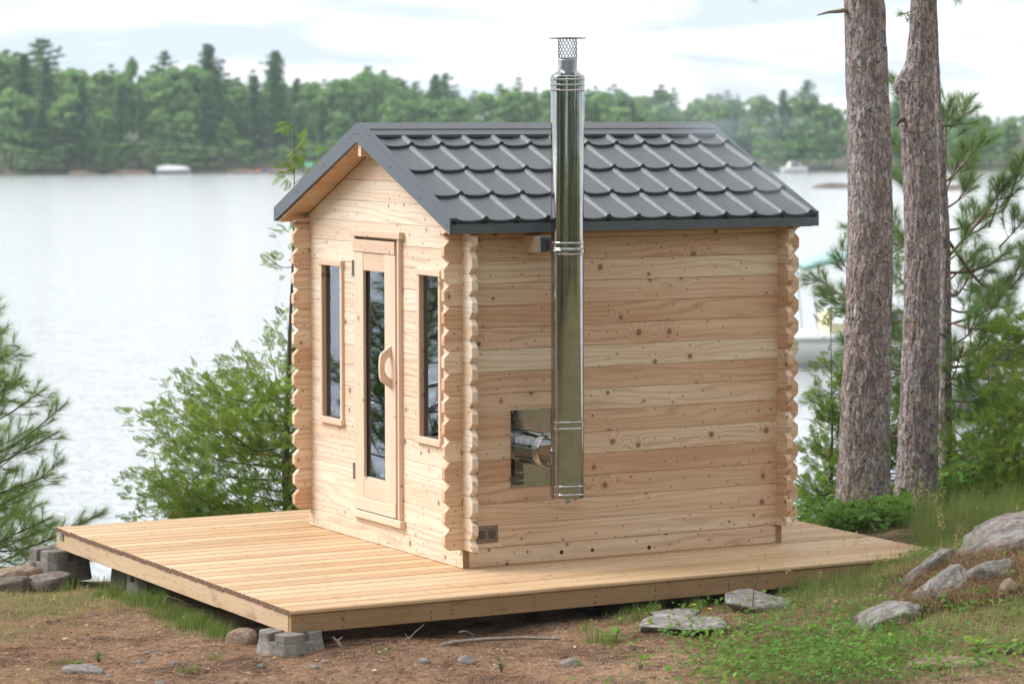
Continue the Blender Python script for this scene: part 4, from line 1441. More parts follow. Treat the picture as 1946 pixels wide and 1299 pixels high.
# broken stub and snags
mb = MB()
p0, p1 = at(1722, 185, 22.48), at(1711, 158, 22.46)
q0, q1 = at(1728, 245, 22.48), at(1712, 165, 22.46)
mb.tube([q0 - b2, (q0 * 0.5 + q1 * 0.5) - b2, q1 - b2], [0.045, 0.040, 0.014], 9)
mb.build('broken_stub', M['dead_wood'], pine2)
mb = MB(); mb.tube([at(1722, 225, 22.45) - b2, at(1708, 232, 22.4) - b2, at(1704, 240, 22.4) - b2], [0.022, 0.018, 0.012], 7)
mb.build('snag', M['twig'], pine2)
mb = MB(); mb.tube([at(1622, 18, 22.0) - b1, at(1596, 22, 21.9) - b1, at(1575, 24, 21.85) - b1, at(1553, 30, 21.8) - b1], [0.022, 0.016, 0.011, 0.004], 7)
mb.build('snag', M['dead_wood'], pine1)
# crowns: high above the picture; only a few low sprigs hang into it
for tr_, bb, pxs in ((pine1, b1, [((1632, -900), (1200, -980), 22.0), ((1632, -1000), (2050, -1100), 21.5), ((1628, -1300), (1400, -1500), 23), ((1630, -1250), (1900, -1480), 22.4)]),
                     (pine2, b2, [((1768, -820), (2200, -900), 22.6), ((1770, -1100), (1500, -1250), 23.2), ((1770, -1350), (2000, -1500), 22.2), ((1772, -1450), (1780, -1800), 22.5)])):
    mb = MB(); segs = []
    for a, e, yy in pxs:
        tuft_branch(mb, segs, at(*a, yy) - bb, at(*e, yy) - bb, 0.03, 12, 0.5, 0.25, 1.0, 0.2)
    if tr_ is pine2:
        tuft_branch(mb, segs, at(1742, 15, 22.4) - bb, at(1712, 28, 22.2) - bb, 0.007, 2, 0.10, 0.2)
        tuft_branch(mb, segs, at(1768, -60, 22.5) - bb, at(1835, -14, 22.3) - bb, 0.010, 4, 0.14, 0.1)
    else:
        tuft_branch(mb, segs, at(1640, -120, 22.0) - bb, at(1420, -16, 21.7) - bb, 0.016, 4, 0.12, 0.0, 1.0, 0.75)
    mb.build('limbs', M['twig_red'], tr_)['kind'] = 'stuff'
    V, F, T = needles(segs, 1500, 0.12, 0.0022, 0.8, 0.0)
    link('crown', np_mesh('crown', V, F, M['needle_r'], False, {'tint': ('FLOAT', T)}), tr_)

# ------------------------------------------------------------------ young pine behind the trunks
b3 = at(1792, 985, 23.3); b3.z = gz(b3.x, 23.3) - 0.03
pine3 = empty('pine_tree', b3)
tag(pine3, 'thin young pine with long-needled boughs behind the two big trunks', 'pine tree')
pth = px_path(b3, [(1792, 985), (1797, 870), (1796, 740), (1797, 600), (1795, 450), (1790, 330), (1784, 220), (1780, 120), (1776, -60), (1774, -200)], 23.3)
pth = [(pth[0][0], pth[0][1], 0.0)] + pth[1:]
link('trunk', trunk_mesh('trunk', pth, [0.062, 0.054, 0.050, 0.046, 0.040, 0.034, 0.028, 0.022, 0.012, 0.005], 48, 260, 9, 0.004), pine3)
mb = MB(); segs = []
boughs = [  # (start px, end px, depth end)
    ((1794, 350), (1872, 262), 23.0), ((1794, 400), (1850, 330), 23.8), ((1796, 495), (1935, 320), 22.9), ((1880, 432), (1900, 345), 22.95), ((1905, 405), (1945, 300), 22.9),
    ((1796, 540), (1865, 470), 23.6), ((1797, 585), (1880, 560), 23.9), ((1797, 690), (1925, 590), 23.0), ((1860, 645), (1900, 560), 23.1), ((1797, 720), (1870, 690), 23.7),
    ((1800, 840), (1846, 715), 23.1), ((1797, 300), (1805, 195), 23.4), ((1790, 240), (1840, 190), 24.0), ((1846, 740), (1905, 770), 23.0),
    ((1793, 420), (1700, 330), 23.9), ((1790, 470), (1690, 420), 24.0), ((1794, 560), (1695, 520), 23.9), ((1794, 600), (1540, 520), 24.3), ((1640, 560), (1590, 480), 24.2),
    ((1650, 575), (1560, 560), 24.3), ((1796, 660), (1690, 640), 23.8), ((1796, 780), (1700, 740), 23.8), ((1794, 370), (1690, 260), 24.0), ((1795, 470), (1600, 430), 24.6),
    ((1794, 820), (1560, 790), 24.3), ((1640, 800), (1540, 760), 24.2), ((1796, 700), (1600, 640), 24.2), ((1796, 860), (1900, 820), 23.4), ((1794, 780), (1880, 760), 23.9),
    ((1797, 640), (1730, 590), 22.95), ((1785, 200), (1700, 150), 24.2),
    ((1796, 440), (1870, 400), 23.9), ((1796, 520), (1930, 470), 24.0), ((1796, 610), (1900, 620), 22.8), ((1796, 660), (1860, 590), 22.9), ((1796, 500), (1840, 430), 22.9), ((1796, 380), (1840, 280), 23.5),
    ((1796, 760), (1930, 720), 24.0), ((1796, 450), (1920, 540), 24.2), ((1900, 470), (1946, 420), 23.0), ((1870, 640), (1940, 660), 23.2), ((1796, 560), (1600, 590), 24.6), ((1796, 880), (1860, 850), 23.0),
    ((1796, 620), (1946, 520), 23.5), ((1796, 700), (1890, 650), 24.3), ((1796, 800), (1940, 740), 23.6), ((1796, 850), (1900, 880), 23.8), ((1796, 740), (1830, 660), 22.9), ((1900, 560), (1950, 480), 23.3), ((1796, 900), (1720, 850), 23.9), ((1796, 560), (1850, 510), 24.2)]
for a, e, yy in boughs:
    if a[0] > 1780: s_ = at(*a, 23.3)
    else: s_ = at(*a, yy)
    e_ = at(*e, yy)
    ln = (e_ - s_).length
    tuft_branch(mb, segs, s_ - b3, e_ - b3, 0.005 + 0.009 * ln, 6 + int(12 * ln), 0.20, 0.35, 1.0, 0.40)
mb.build('limbs', M['twig_red'], pine3)['kind'] = 'stuff'
V, F, T = needles(segs, 1700, 0.130, 0.0015, 1.05, 0.0, tint0=0.62)
link('crown', np_mesh('crown', V, F, M['needle_r'], False, {'tint': ('FLOAT', T)}), pine3)

# ------------------------------------------------------------------ white pine at the left edge
b4 = Vector((-4.16, 21.35, 0)); b4.z = gz(b4.x, b4.y) - 0.03
pine4 = empty('pine_tree', b4)
tag(pine4, 'soft-needled young white pine at the left edge by the water', 'pine tree')
H4 = 2.30
link('trunk', trunk_mesh('trunk', [(0, 0, 0), (0.03, 0, H4 * .3), (-0.02, 0.02, H4 * .6), (0, 0, H4)], [0.05, 0.04, 0.025, 0.005], 32, 160, 13, 0.002), pine4)
mb = MB(); segs = []
for wz in np.linspace(0.22, H4 - 0.1, 11):
    k = 6
    a0 = rng.random() * 6.28
    rl = 1.12 * (1 - wz / H4) ** 0.62 + 0.10
    for i in range(k):
        a = a0 + 6.283 * i / k + rng.normal(0, 0.15)
        le = rl * rng.uniform(0.8, 1.1)
        s_ = np.array([0, 0, wz])
        e_ = s_ + np.array([math.cos(a) * le, math.sin(a) * le, le * rng.uniform(0.20, 0.55)])
        tuft_branch(mb, segs, s_, e_, 0.004 + 0.005 * le, 7 + int(12 * le), 0.24, 0.30, 1.0, 0.25)
segs.append(((0, 0, H4 - 0.1), (0, 0, H4 + 0.15), 1.0))
mb.build('limbs', M['twig'], pine4)['kind'] = 'stuff'
V, F, T = needles(segs, 1500, 0.105, 0.0013, 1.05, 0.1, tint0=0.66)
link('crown', np_mesh('crown', V, F, M['needle_w'], False, {'tint': ('FLOAT', T)}), pine4)
# low second sapling hanging into the lower left corner
b5 = Vector((-4.05, 22.6, 0)); b5.z = gz(b5.x, b5.y) - 0.03
pine5 = empty('pine_tree', b5)
tag(pine5, 'low pale-green white pine sapling behind the rock pile', 'pine tree')
mb = MB(); segs = []
mt_ = MB(); limb(mt_, curve([(0, 0, 0), (0.02, 0, 0.5), (0, 0, 1.15)], 8), 0.022, 0.005); mt_.build('trunk', M['twig'], pine5)
for wz in np.linspace(0.15, 1.05, 6):
    for i in range(6):
        a = rng.random() * 6.28
        le = 0.80 * (1.25 - wz) + 0.08
        s_ = np.array([0, 0, wz]); e_ = s_ + np.array([math.cos(a) * le, math.sin(a) * le, le * rng.uniform(0.05, 0.4)])
        tuft_branch(mb, segs, s_, e_, 0.008, 6, 0.2, 0.25, 1.0, 0.25)
mb.build('limbs', M['twig'], pine5)['kind'] = 'stuff'
V, F, T = needles(segs, 1400, 0.105, 0.0013, 1.05, 0.12, tint0=0.76)
link('crown', np_mesh('crown', V, F, M['needle_w'], False, {'tint': ('FLOAT', T)}), pine5)


# ------------------------------------------------------------------ cedars
def frond(seed):
    """Flat cedar spray: forked ribs set with small scale leaves."""
    r_ = np.random.default_rng(seed)
    V, F, T = [], [], []

    def leaf(p, d, l, w_):
        nrm = np.array([-d[1], d[0], 0.0])
        o = len(V)
        z = r_.normal(0, 0.02)
        V.extend([p, p + d * l * 0.45 + nrm * w_ + (0, 0, z), p + d * l + (0, 0, z * 0.5), p + d * l * 0.45 - nrm * w_ + (0, 0, z)])
        F.append((o, o + 1, o + 2, o + 3)); T.extend([r_.normal()] * 4)
    for i in range(7):
        t = (i + 0.5) / 7
        p = np.array([t * 0.85, 0.05 * math.sin(t * 3 + seed), -0.22 * t * t])
        for sg in (-1, 1):
            a = sg * r_.uniform(0.55, 0.9)
            d = np.array([math.cos(a), math.sin(a), -0.15])
            l = (0.50 - 0.34 * t) * r_.uniform(0.8, 1.15)
            leaf(p, d, l * 0.8, 0.024)
            for f_ in (0.25, 0.5, 0.75):
                pp = p + d * l * f_
                for sg2 in (-1, 1):
                    a2 = a + sg2 * r_.uniform(0.5, 0.8)
                    if r_.random() < 0.85:
                        leaf(pp, np.array([math.cos(a2), math.sin(a2), -0.2]), l * 0.46, 0.022)
    leaf(np.array([0.8, 0, -0.15]), np.array([1, 0, -0.2]), 0.25, 0.04)
    return np.array(V), np.array(F), np.array(T)


FRONDS = [frond(s) for s in range(6)]


def cedar(base, label, profile, trunk_path, n_br, seed, size=0.115, dens=34, tint0=0.5, lean=0.0, trunk_r=0.035):
    """profile: list of (height, radius) of the crown."""
    b = Vector(base)
    t = empty('cedar_tree', b)
    tag(t, label, 'cedar tree')
    tp = curve(trunk_path, 40)
    mb = MB(); mb.tube([Vector(p) for p in tp], [0.0022 + trunk_r * (1 - i / 39) ** 1.7 for i in range(40)], 8)
    mb.build('trunk', M['twig'], t)
    hz = np.array([p[0] for p in profile]); hr = np.array([p[1] for p in profile])
    cdf = np.cumsum(hr ** 1.4 + 0.07); cdf = cdf / cdf[-1]
    mb = MB()
    pos, drs = [], []
    for k in range(n_br):
        h = np.interp(rng.random(), np.r_[0, cdf], np.r_[hz[0], hz])
        R_ = np.interp(h, hz, hr)
        a = rng.random() * 6.283
        i = np.argmin(np.abs(tp[:, 2] - (h - 0.30 * R_)))
        s_ = tp[i]
        le = R_ * rng.uniform(0.55, 1.08)
        e_ = np.array([tp[i][0] + math.cos(a) * le, tp[i][1] + math.sin(a) * le, h + rng.normal(0, 0.06)])
        mid = (s_ + e_) / 2 + np.array([0, 0, -0.10 * le])
        c = curve([s_, mid, e_], 10)
        limb(mb, c, 0.003 + 0.006 * le, 0.002, 5)
        L_ = np.linalg.norm(np.diff(c, axis=0), axis=1).sum()
        m_ = max(8, int(dens * L_))
        tt = 0.25 + 0.75 * rng.random(m_) ** 0.7
        pi_ = np.array([c[min(int(q * 9.99), 9)] for q in tt])
        out_ = (e_ - s_) / max(1e-6, np.linalg.norm(e_ - s_))
        side = rng.normal(size=(m_, 3)); side[:, 2] *= 0.75
        off = side * (0.055 + 0.11 * (1 - tt))[:, None] * min(1.0, 0.4 + le)
        pos.append(pi_ + off)
        d = out_[None] * rng.uniform(0.3, 1.0, (m_, 1)) + side * 0.55 + np.array([0, 0, 0.25])
        drs.append(d)
    mb.build('limbs', M['twig'], t)['kind'] = 'stuff'
    pos, drs = np.concatenate(pos), np.concatenate(drs)
    k = len(pos)
    clump = fbm(pos * 4.0 + seed, 2) * 0.5
    tint = np.clip(tint0 + clump * 0.30 + rng.normal(0, 0.13, k) + np.where(rng.random(k) < 0.03, 0.5, 0), 0, 1)
    V, F, T = scatter(FRONDS, pos, frames(drs, rng.normal(0, 0.9, k)), size * rng.uniform(0.6, 1.25, k), tint, 0.07)
    link('crown', np_mesh('crown', V, F, M['cedar_leaf'], False, {'tint': ('FLOAT', T)}), t)
    return t


p_ = at(556, 985, 22.6); zb = gz(p_.x, 22.6)
cedar((p_.x, 22.6, zb), 'bushy cedar with a thin leader rising behind the far corner of the cabin',
      [(0.10, 0.95), (0.5, 1.18), (0.9, 1.24), (1.3, 1.16), (1.65, 0.98), (1.9, 0.72), (2.1, 0.36), (2.5, 0.17), (3.0, 0.12), (3.3, 0.09), (3.6, 0.05)],
      [(0, 0, 0), (-0.05, 0, 0.9), (-0.02, 0, 1.8), (0.02, 0, 2.7), (0.035, 0, 3.6)], 185, 3, 0.095, 70, 0.62, trunk_r=0.05)
p_ = at(1668, 985, 24.3); zb = gz(p_.x, 24.3)
cedar((p_.x, 24.3, zb), 'dense cedar filling the gap behind the pine trunks',
      [(0.1, 0.60), (0.5, 0.68), (0.9, 0.66), (1.3, 0.58), (1.7, 0.46), (2.1, 0.34), (2.5, 0.2), (2.8, 0.06)],
      [(0, 0, 0), (0.03, 0, 1), (-0.02, 0, 2), (0, 0, 2.9)], 120, 5, 0.10, 50, 0.46, trunk_r=0.045)
p_ = at(1965, 985, 22.4); zb = gz(p_.x, 22.4)
cedar((p_.x, 22.4, zb), 'bright green cedar bush cut off by the right picture edge',
      [(0.05, 0.42), (0.4, 0.48), (0.8, 0.44), (1.1, 0.36), (1.4, 0.25), (1.65, 0.08)],
      [(0, 0, 0), (0.02, 0, 0.8), (0, 0, 1.65)], 120, 7, 0.095, 60, 0.70, trunk_r=0.03)
p_ = at(1872, 985, 23.2); zb = gz(p_.x, 23.2)
cedar((p_.x, 23.2, zb), 'rounded cedar shrub between the slim pine and the bright bush',
      [(0.05, 0.40), (0.4, 0.46), (0.8, 0.40), (1.1, 0.26), (1.35, 0.08)],
      [(0, 0, 0), (0.02, 0, 0.7), (0, 0, 1.4)], 80, 11, 0.095, 55, 0.60, trunk_r=0.025)
p_ = at(1575, 985, 23.9); zb = gz(p_.x, 23.9)
cedar((p_.x, 23.9, zb), 'low cedar shrub close behind the rear corner of the cabin',
      [(0.05, 0.34), (0.4, 0.38), (0.8, 0.33), (1.2, 0.28), (1.6, 0.20), (2.0, 0.06)],
      [(0, 0, 0), (0.02, 0, 1.0), (0, 0, 2.05)], 90, 9, 0.095, 50, 0.42, trunk_r=0.025)
# ------------------------------------------------------------------ ground plants
def to_uv(x, y):
    dx_, dy_ = x - CX, y - CY
    s, c = math.sin(TH), math.cos(TH)
    return dx_ * s + dy_ * c, -dx_ * c + dy_ * s


def under_deck(x, y, m_=0.06):
    u, v = to_uv(x, y)
    return (u > DU0 + m_) & (u < DU1 - 0.0) & (v > DV0 + m_) & (v < DV1 - 0.02)


def in_view(x, y, pad=0.25):
    return np.abs(x) < y * 973 / FPX + pad


def sample(n_, x0, x1, y0, y1):
    x, y = rng.uniform(x0, x1, n_), rng.uniform(y0, y1, n_)
    k = in_view(x, y) & ~under_deck(x, y)
    return x[k], y[k]


def blades(x, y, length, tint, width=0.0028, bend=0.55, lean=0.25):
    n_ = len(x)
    z = ground_z(x, y) - 0.004
    a = rng.random(n_) * 6.283
    h = np.stack([np.cos(a), np.sin(a), 0 * a], 1)
    s = np.stack([-np.sin(a), np.cos(a), 0 * a], 1)
    p = np.stack([x, y, z], 1)
    ln = length[:, None]
    up = np.array([0, 0, 1.0])
    le = lean * rng.random((n_, 1)); be = bend * rng.random((n_, 1))
    m1 = p + up * ln * 0.55 + h * ln * le * 0.6
    tip = p + up * ln * (1 - 0.45 * be) + h * ln * (le + be * 0.8)
    wd = width * rng.uniform(0.6, 1.3, (n_, 1))
    V = np.stack([p + s * wd / 2, p - s * wd / 2, m1 + s * wd * 0.36, m1 - s * wd * 0.36, tip], 1).reshape(-1, 3)
    o = (np.arange(n_) * 5)[:, None]
    F = np.concatenate([o + np.array([0, 1, 3]), o + np.array([0, 3, 2]), o + np.array([2, 3, 4])])
    return V, F, np.repeat(np.clip(tint, 0, 1), 5)


def stuff(name, label, V, F, T, mat):
    o = link(name, np_mesh(name, V, F, mat, False, {'tint': ('FLOAT', T)}))
    return tag(o, label, name.replace('_', ' ') if False else 'grass', None, 'stuff')


LEAF0 = [(np.array([(0, 0, 0), (0.5, 0.32, 0.06), (1, 0.05, 0), (0.55, -0.30, 0.04)]), np.array([(0, 1, 2), (0, 2, 3)]), np.zeros(4)), (np.array([(0, 0.2, 0), (0.9, 0.25, 0.05), (1, -0.1, 0), (0.1, -0.2, 0.08)]), np.array([(0, 1, 2), (0, 2, 3)]), np.zeros(4))]
# short turf
x, y = sample(150000, -4.2, 4.6, 15.6, 24.5)
d = grass_density(x, y)
k = rng.random(len(x)) < d ** 1.3 * 0.95
x, y, d = x[k], y[k], d[k]
pt = np.stack([x, y, 0 * x], 1)
hgt = (0.022 + 0.060 * rng.random(len(x)) ** 1.8) * (0.6 + 0.8 * d)
tn = 0.58 + 0.40 * fbm(pt * 1.6 + 3, 3) + rng.normal(0, 0.14, len(x)) + np.where(x < -1.0, 0.20, 0)
V, F, T = blades(x, y, hgt, tn)
stuff('grass', 'short mixed green and straw grass over the ground', V, F, T, M['grass'])
# tufts of long fine grass: along the deck edges and round the outcrop
Vs, Fs, Ts, off = [], [], [], 0
tufts = []
for t in rng.random(26):
    tufts.append((*uv(DU0 - rng.uniform(-0.05, 0.16), DV0 + 0.6 + t * 2.2)[:2], 60, 0.12, 0.42))
for px, py, Y, n_, h in [(190, 1118, 19.3, 120, .10), (215, 1120, 19.2, 160, .16), (240, 1125, 19.0, 120, .13), (290, 1140, 18.6, 120, .15), (310, 1140, 18.5, 140, .16), (340, 1150, 18.2, 120, .13), (380, 1170, 17.9, 150, .15), (400, 1180, 17.7, 120, .12),
                         (130, 1110, 19.6, 60, .14), (360, 1172, 17.8, 100, .11), (405, 1245, 16.7, 40, .06), (730, 1240, 16.7, 60, .05), (360, 1265, 16.4, 90, .06), (120, 1230, 16.8, 80, .06)]:
    tufts.append((at(px, py, Y).x, Y, n_, h, 0.30))
for px, py, Y, n_, h in [(1110, 1185, 17.35, 80, .10), (1180, 1180, 17.5, 120, .11), (1240, 1160, 17.7, 140, .10), (1320, 1150, 17.85, 120, .10), (1130, 1215, 17.0, 120, .12), (1160, 1225, 16.9, 90, .10), (1210, 1170, 17.6, 100, .12)]:
    tufts.append((at(px, py, Y).x, Y, n_, h, 0.36))
for q in range(120):      # slope beside the deck corner
    px, Y = rng.uniform(1500, 1760), rng.uniform(17.7, 19.3)
    tufts.append((at(px, 1100, Y).x, Y, 36, rng.uniform(.07, .15), rng.uniform(0.35, 0.75)))
for q in range(110):      # tall grass in front of the trees
    px, Y = rng.uniform(1740, 1960), rng.uniform(19.2, 21.8)
    tufts.append((at(px, 1000, Y).x, Y, 40, rng.uniform(.14, .34), rng.uniform(0.38, 0.62)))
for q in range(46):
    px, Y = rng.uniform(1560, 1760), rng.uniform(21.2, 22.4)
    tufts.append((at(px, 1000, Y).x, Y, 22, rng.uniform(.10, .25), rng.uniform(0.40, 0.75)))
for q in range(70):       # shoulder of the outcrop
    px, Y = rng.uniform(1690, 1960), rng.uniform(17.9, 18.9)
    tufts.append((at(px, 1100, Y).x, Y, 30, rng.uniform(.08, .17), rng.uniform(0.4, 0.9)))
for q in range(90):       # foot of the outcrop
    px, Y = rng.uniform(1640, 1960), rng.uniform(16.2, 18.0)
    tufts.append((at(px, 1100, Y).x, Y, 24, rng.uniform(.05, .14), rng.uniform(0.35, 0.9)))
for (tx, ty, n_, h, tint0) in tufts:
    x = tx + rng.normal(0, 0.035, n_); y = ty + rng.normal(0, 0.035, n_)
    kk = ~under_deck(x, y, 0.10); x, y = x[kk], y[kk]
    if not len(x): continue
    V, F, T = blades(x, y, h * rng.uniform(0.5, 1.25, len(x)), tint0 + rng.normal(0, 0.13, len(x)), 0.0024, 0.8, 0.45)
    Vs.append(V); Fs.append(F + off); Ts.append(T); off += len(V)
stuff('tall_grass', 'tufts of long fine grass along the deck and beside the rocks', np.concatenate(Vs), np.concatenate(Fs), np.concatenate(Ts), M['grass'])
# dry flowering stems
x, y = [], []
for q in range(90):
    px, Y = (rng.uniform(1600, 1780), rng.uniform(21.0, 22.0)) if q < 46 else (rng.uniform(1420, 1946), rng.uniform(17.3, 20.5))
    x.append(at(px, 1000, Y).x); y.append(Y)
x, y = np.array(x), np.array(y)
kk = ~under_deck(x, y); x, y = x[kk], y[kk]
V, F, T = blades(x, y, rng.uniform(0.18, 0.42, len(x)), np.full(len(x), 0.92) + rng.normal(0, .06, len(x)), 0.0030, 0.5, 0.35)
tips = V.reshape(-1, 5, 3)[:, 4]
sp = np.repeat(tips, 14, 0) + rng.normal(0, 1, (len(tips) * 14, 3)) * (0.010, 0.010, 0.028)
sd = rng.normal(0, 0.006, (len(sp), 3, 3))
V2 = (sp[:, None] + sd).reshape(-1, 3)
F2 = np.arange(len(V2)).reshape(-1, 3) + len(V)
stuff('seed_grass', 'thin dry grass stems with seed heads', np.concatenate([V, V2]), np.concatenate([F, F2]), np.concatenate([T, np.full(len(V2), 0.95)]), M['grass'])

# dry brown grass and needle mats hanging over the outcrop ledges
Vs, Fs, Ts, off = [], [], [], 0
for q in range(560):
    px, py = rng.uniform(1700, 1940), 0
    Y = rng.uniform(17.15, 18.0)
    tx = at(px, 1100, Y).x
    n_ = 22
    x = tx + rng.normal(0, 0.03, n_); y = Y + rng.normal(0, 0.03, n_)
    V, F, T = blades(x, y, rng.uniform(0.06, 0.15, n_), rng.uniform(0.05, 0.95) + rng.normal(0, 0.1, n_), 0.0024, 1.6, 1.3)
    Vs.append(V); Fs.append(F + off); Ts.append(T); off += len(V)
stuff('dry_grass', 'matted dry brown grass and needles on the outcrop ledges', np.concatenate(Vs), np.concatenate(Fs), np.concatenate(Ts), M['litter'])

# fallen pine needles and twigs
x, y = sample(260000, -4.2, 4.4, 15.6, 20.2)
d = grass_density(x, y)
k = rng.random(len(x)) < 1.05 - 0.75 * d
x, y = x[k], y[k]
z = ground_z(x, y) + 0.003 + 0.008 * rng.random(len(x))
a = rng.random(len(x)) * 6.283
ln = rng.uniform(0.025, 0.085, len(x))
h = np.stack([np.cos(a), np.sin(a), rng.normal(0, 0.16, len(x))], 1)
s = np.stack([-np.sin(a), np.cos(a), 0 * a], 1) * 0.0013
p = np.stack([x, y, z], 1)
V = np.stack([p - s, p + s, p + h * ln[:, None]], 1).reshape(-1, 3)
T = np.repeat(np.clip(0.5 + 0.25 * fbm(p * 1.4, 2) + rng.normal(0, 0.2, len(x)), 0, 1), 3)
o = link('fallen_needles', np_mesh('fallen_needles', V, np.arange(len(V)).reshape(-1, 3), M['litter'], False, {'tint': ('FLOAT', T)}))
tag(o, 'rust-brown pine needles strewn over the bare ground', 'needles', None, 'stuff')
# a few needles and scraps blown onto the deck
n_ = 420
du, dv = rng.uniform(DU0 + .05, DU1 - .1, n_), rng.uniform(DV0 + .05, DV1 - .05, n_)
kk = ~((du > -0.05) & (du < L + 0.05) & (dv > -0.05) & (dv < W + 0.05)); du, dv = du[kk], dv[kk]
p = np.array([uv(a_, b_, 0.0022) for a_, b_ in zip(du, dv)])
a = rng.random(len(p)) * 6.283; ln = rng.uniform(0.02, 0.09, len(p))
h = np.stack([np.cos(a), np.sin(a), 0.02 + 0 * a], 1); s = np.stack([-np.sin(a), np.cos(a), 0 * a], 1) * rng.uniform(0.0010, 0.0035, (len(p), 1))
V = np.stack([p - s, p + s, p + h * ln[:, None]], 1).reshape(-1, 3)
o = link('deck_litter', np_mesh('deck_litter', V, np.arange(len(V)).reshape(-1, 3), M['litter'], False, {'tint': ('FLOAT', np.repeat(rng.uniform(0, 0.45, len(p)), 3))}))
tag(o, 'pine needles and scraps blown onto the deck boards', 'needles', None, 'stuff')
# bark chips and leaf scraps
x, y = sample(10000, -3.8, 3.4, 15.7, 19.6)
z = ground_z(x, y) + 0.004
m_ = len(x)
a = rng.random(m_) * 6.283
V, F, T = scatter(LEAF0, np.stack([x, y, z], 1), frames(np.stack([np.cos(a), np.sin(a), rng.normal(0, 0.25, m_)], 1), rng.normal(0, 0.5, m_)), 0.010 + 0.030 * rng.random(m_) ** 2.5, np.clip(rng.normal(0.5, 0.3, m_), 0, 1))
o = link('bark_chips', np_mesh('bark_chips', V, F, M['litter'], False, {'tint': ('FLOAT', T)}))
tag(o, 'bark chips and dry leaf scraps on the ground', 'litter', None, 'stuff')
x, y = sample(700, -3.6, 3.2, 15.8, 18.6)
mb = MB()
for xx, yy in zip(x[:230], y[:230]):
    a = random.random() * 6.28; l = random.uniform(0.03, 0.14)
    z = gz(xx, yy) + 0.004
    mb.tube([(xx, yy, z), (xx + math.cos(a) * l * .5, yy + math.sin(a) * l * .5, z + random.uniform(0, .012)), (xx + math.cos(a) * l, yy + math.sin(a) * l, z + 0.002)], [0.003, 0.0025, 0.0015], 4)
tag(mb.build('twig_litter', M['dead_wood']), 'small broken twigs scattered on the ground', 'twigs', None, 'stuff')


# leafy cover
def leaf_proto(ratio, fold=0.15, seed=0):
    V = np.array([(0, 0, 0), (0.35, ratio * .5, fold * .4), (0.35, 0, 0), (0.35, -ratio * .5, fold * .4), (0.72, ratio * .42, fold * .3), (0.74, 0, -0.02), (0.72, -ratio * .42, fold * .3), (1, 0, -0.10)])
    F = np.array([(0, 2, 1, 1), (0, 3, 2, 2), (1, 2, 5, 4), (2, 3, 6, 5), (4, 5, 7, 7), (5, 6, 7, 7)])
    F3 = []
    for f in F:
        if len(set(f)) == 3: F3.append(list(dict.fromkeys(f)))
        else: F3 += [[f[0], f[1], f[2]], [f[0], f[2], f[3]]]
    return V, np.array(F3), np.zeros(len(V))


def trifoliate():
    Vs_, Fs_, off_ = [], [], 0
    lv, lf, _ = leaf_proto(0.95, 0.2)
    for a in (0, 2.1, 4.2):
        c, s_ = math.cos(a), math.sin(a)
        Vs_.append(lv @ np.array([[c, s_, 0], [-s_, c, 0], [0, 0, 1]])); Fs_.append(lf + off_); off_ += len(lv)
    return np.concatenate(Vs_), np.concatenate(Fs_), np.zeros(off_)


def cover(name, label, n_, region, protos, size, hgt, tint0, dens_fn, mat='leaf', cat='plants', flat=0.5):
    x, y = sample(n_, *region)
    pr = dens_fn(x, y)
    k = rng.random(len(x)) < pr
    x, y = x[k], y[k]
    m_ = len(x)
    z = ground_z(x, y) + hgt * rng.uniform(0.25, 1.0, m_)
    a = rng.random(m_) * 6.283
    drs = np.stack([np.cos(a), np.sin(a), rng.normal(0.0, flat, m_)], 1)
    tint = np.clip(tint0 + 0.25 * fbm(np.stack([x, y, 0 * x], 1) * 5, 2) + rng.normal(0, 0.13, m_), 0, 1)
    V, F, T = scatter(protos, np.stack([x, y, z], 1), frames(drs, rng.normal(0, 0.5, m_)), size * rng.uniform(0.55, 1.35, m_), tint)
    o_ = link(name, np_mesh(name, V, F, M[mat], False, {'tint': ('FLOAT', T)}))
    return tag(o_, label, cat, None, 'stuff')


TRI = [trifoliate()]
LEAF = [leaf_proto(0.5), leaf_proto(0.62), leaf_proto(0.42)]


def px_of(x, y, z=-0.22):
    """Rough photo pixel of a ground point, used only to lay out where plants grow."""
    dd = y * math.cos(PITCH) - (z - CAMZ) * math.sin(PITCH)
    hh = (z - CAMZ) * math.cos(PITCH) + y * math.sin(PITCH)
    return 973 + FPX * x / dd, 649.5 - FPX * hh / dd


def clover_d(x, y):
    px, py = px_of(x, y)
    n_ = fbm(np.stack([x, y, 0 * x], 1) * 2.6 + 77, 3)
    core = np.exp(-((px - 1570) / 210) ** 2 - ((py - 1268) / 52) ** 2)
    broad = 0.16 * np.clip((px - 1080) / 300, 0, 1) * np.clip((py - 1130) / 60, 0, 1)
    return np.clip(core * 1.1 + broad + n_ * 0.32 - 0.05, 0, 1)


cover('clover', 'low clover and small leafy weeds in the front grass', 26000, (0.2, 4.0, 15.7, 18.6), TRI, 0.0145, 0.10, 0.52, clover_d)


def weeds_d(x, y):
    px, py = px_of(x, y)
    n_ = fbm(np.stack([x, y, 0 * x], 1) * 3.4 + 19, 3)
    return np.clip(n_ * 0.9 - 0.18, 0, 1) * np.clip((px - 1050) / 200, 0, 1) * 0.9


cover('weeds', 'scattered broad-leaved weeds in the front grass', 5200, (0.2, 4.0, 15.7, 18.9), LEAF, 0.042, 0.06, 0.55, weeds_d)


def shrub_d(x, y):
    n_ = fbm(np.stack([x, y, 0 * x], 1) * 3.0 + 55, 2)
    px = 973 + FPX * x / y
    return np.clip(0.7 + n_, 0, 1) * (px > 1575) * (px < 1730)


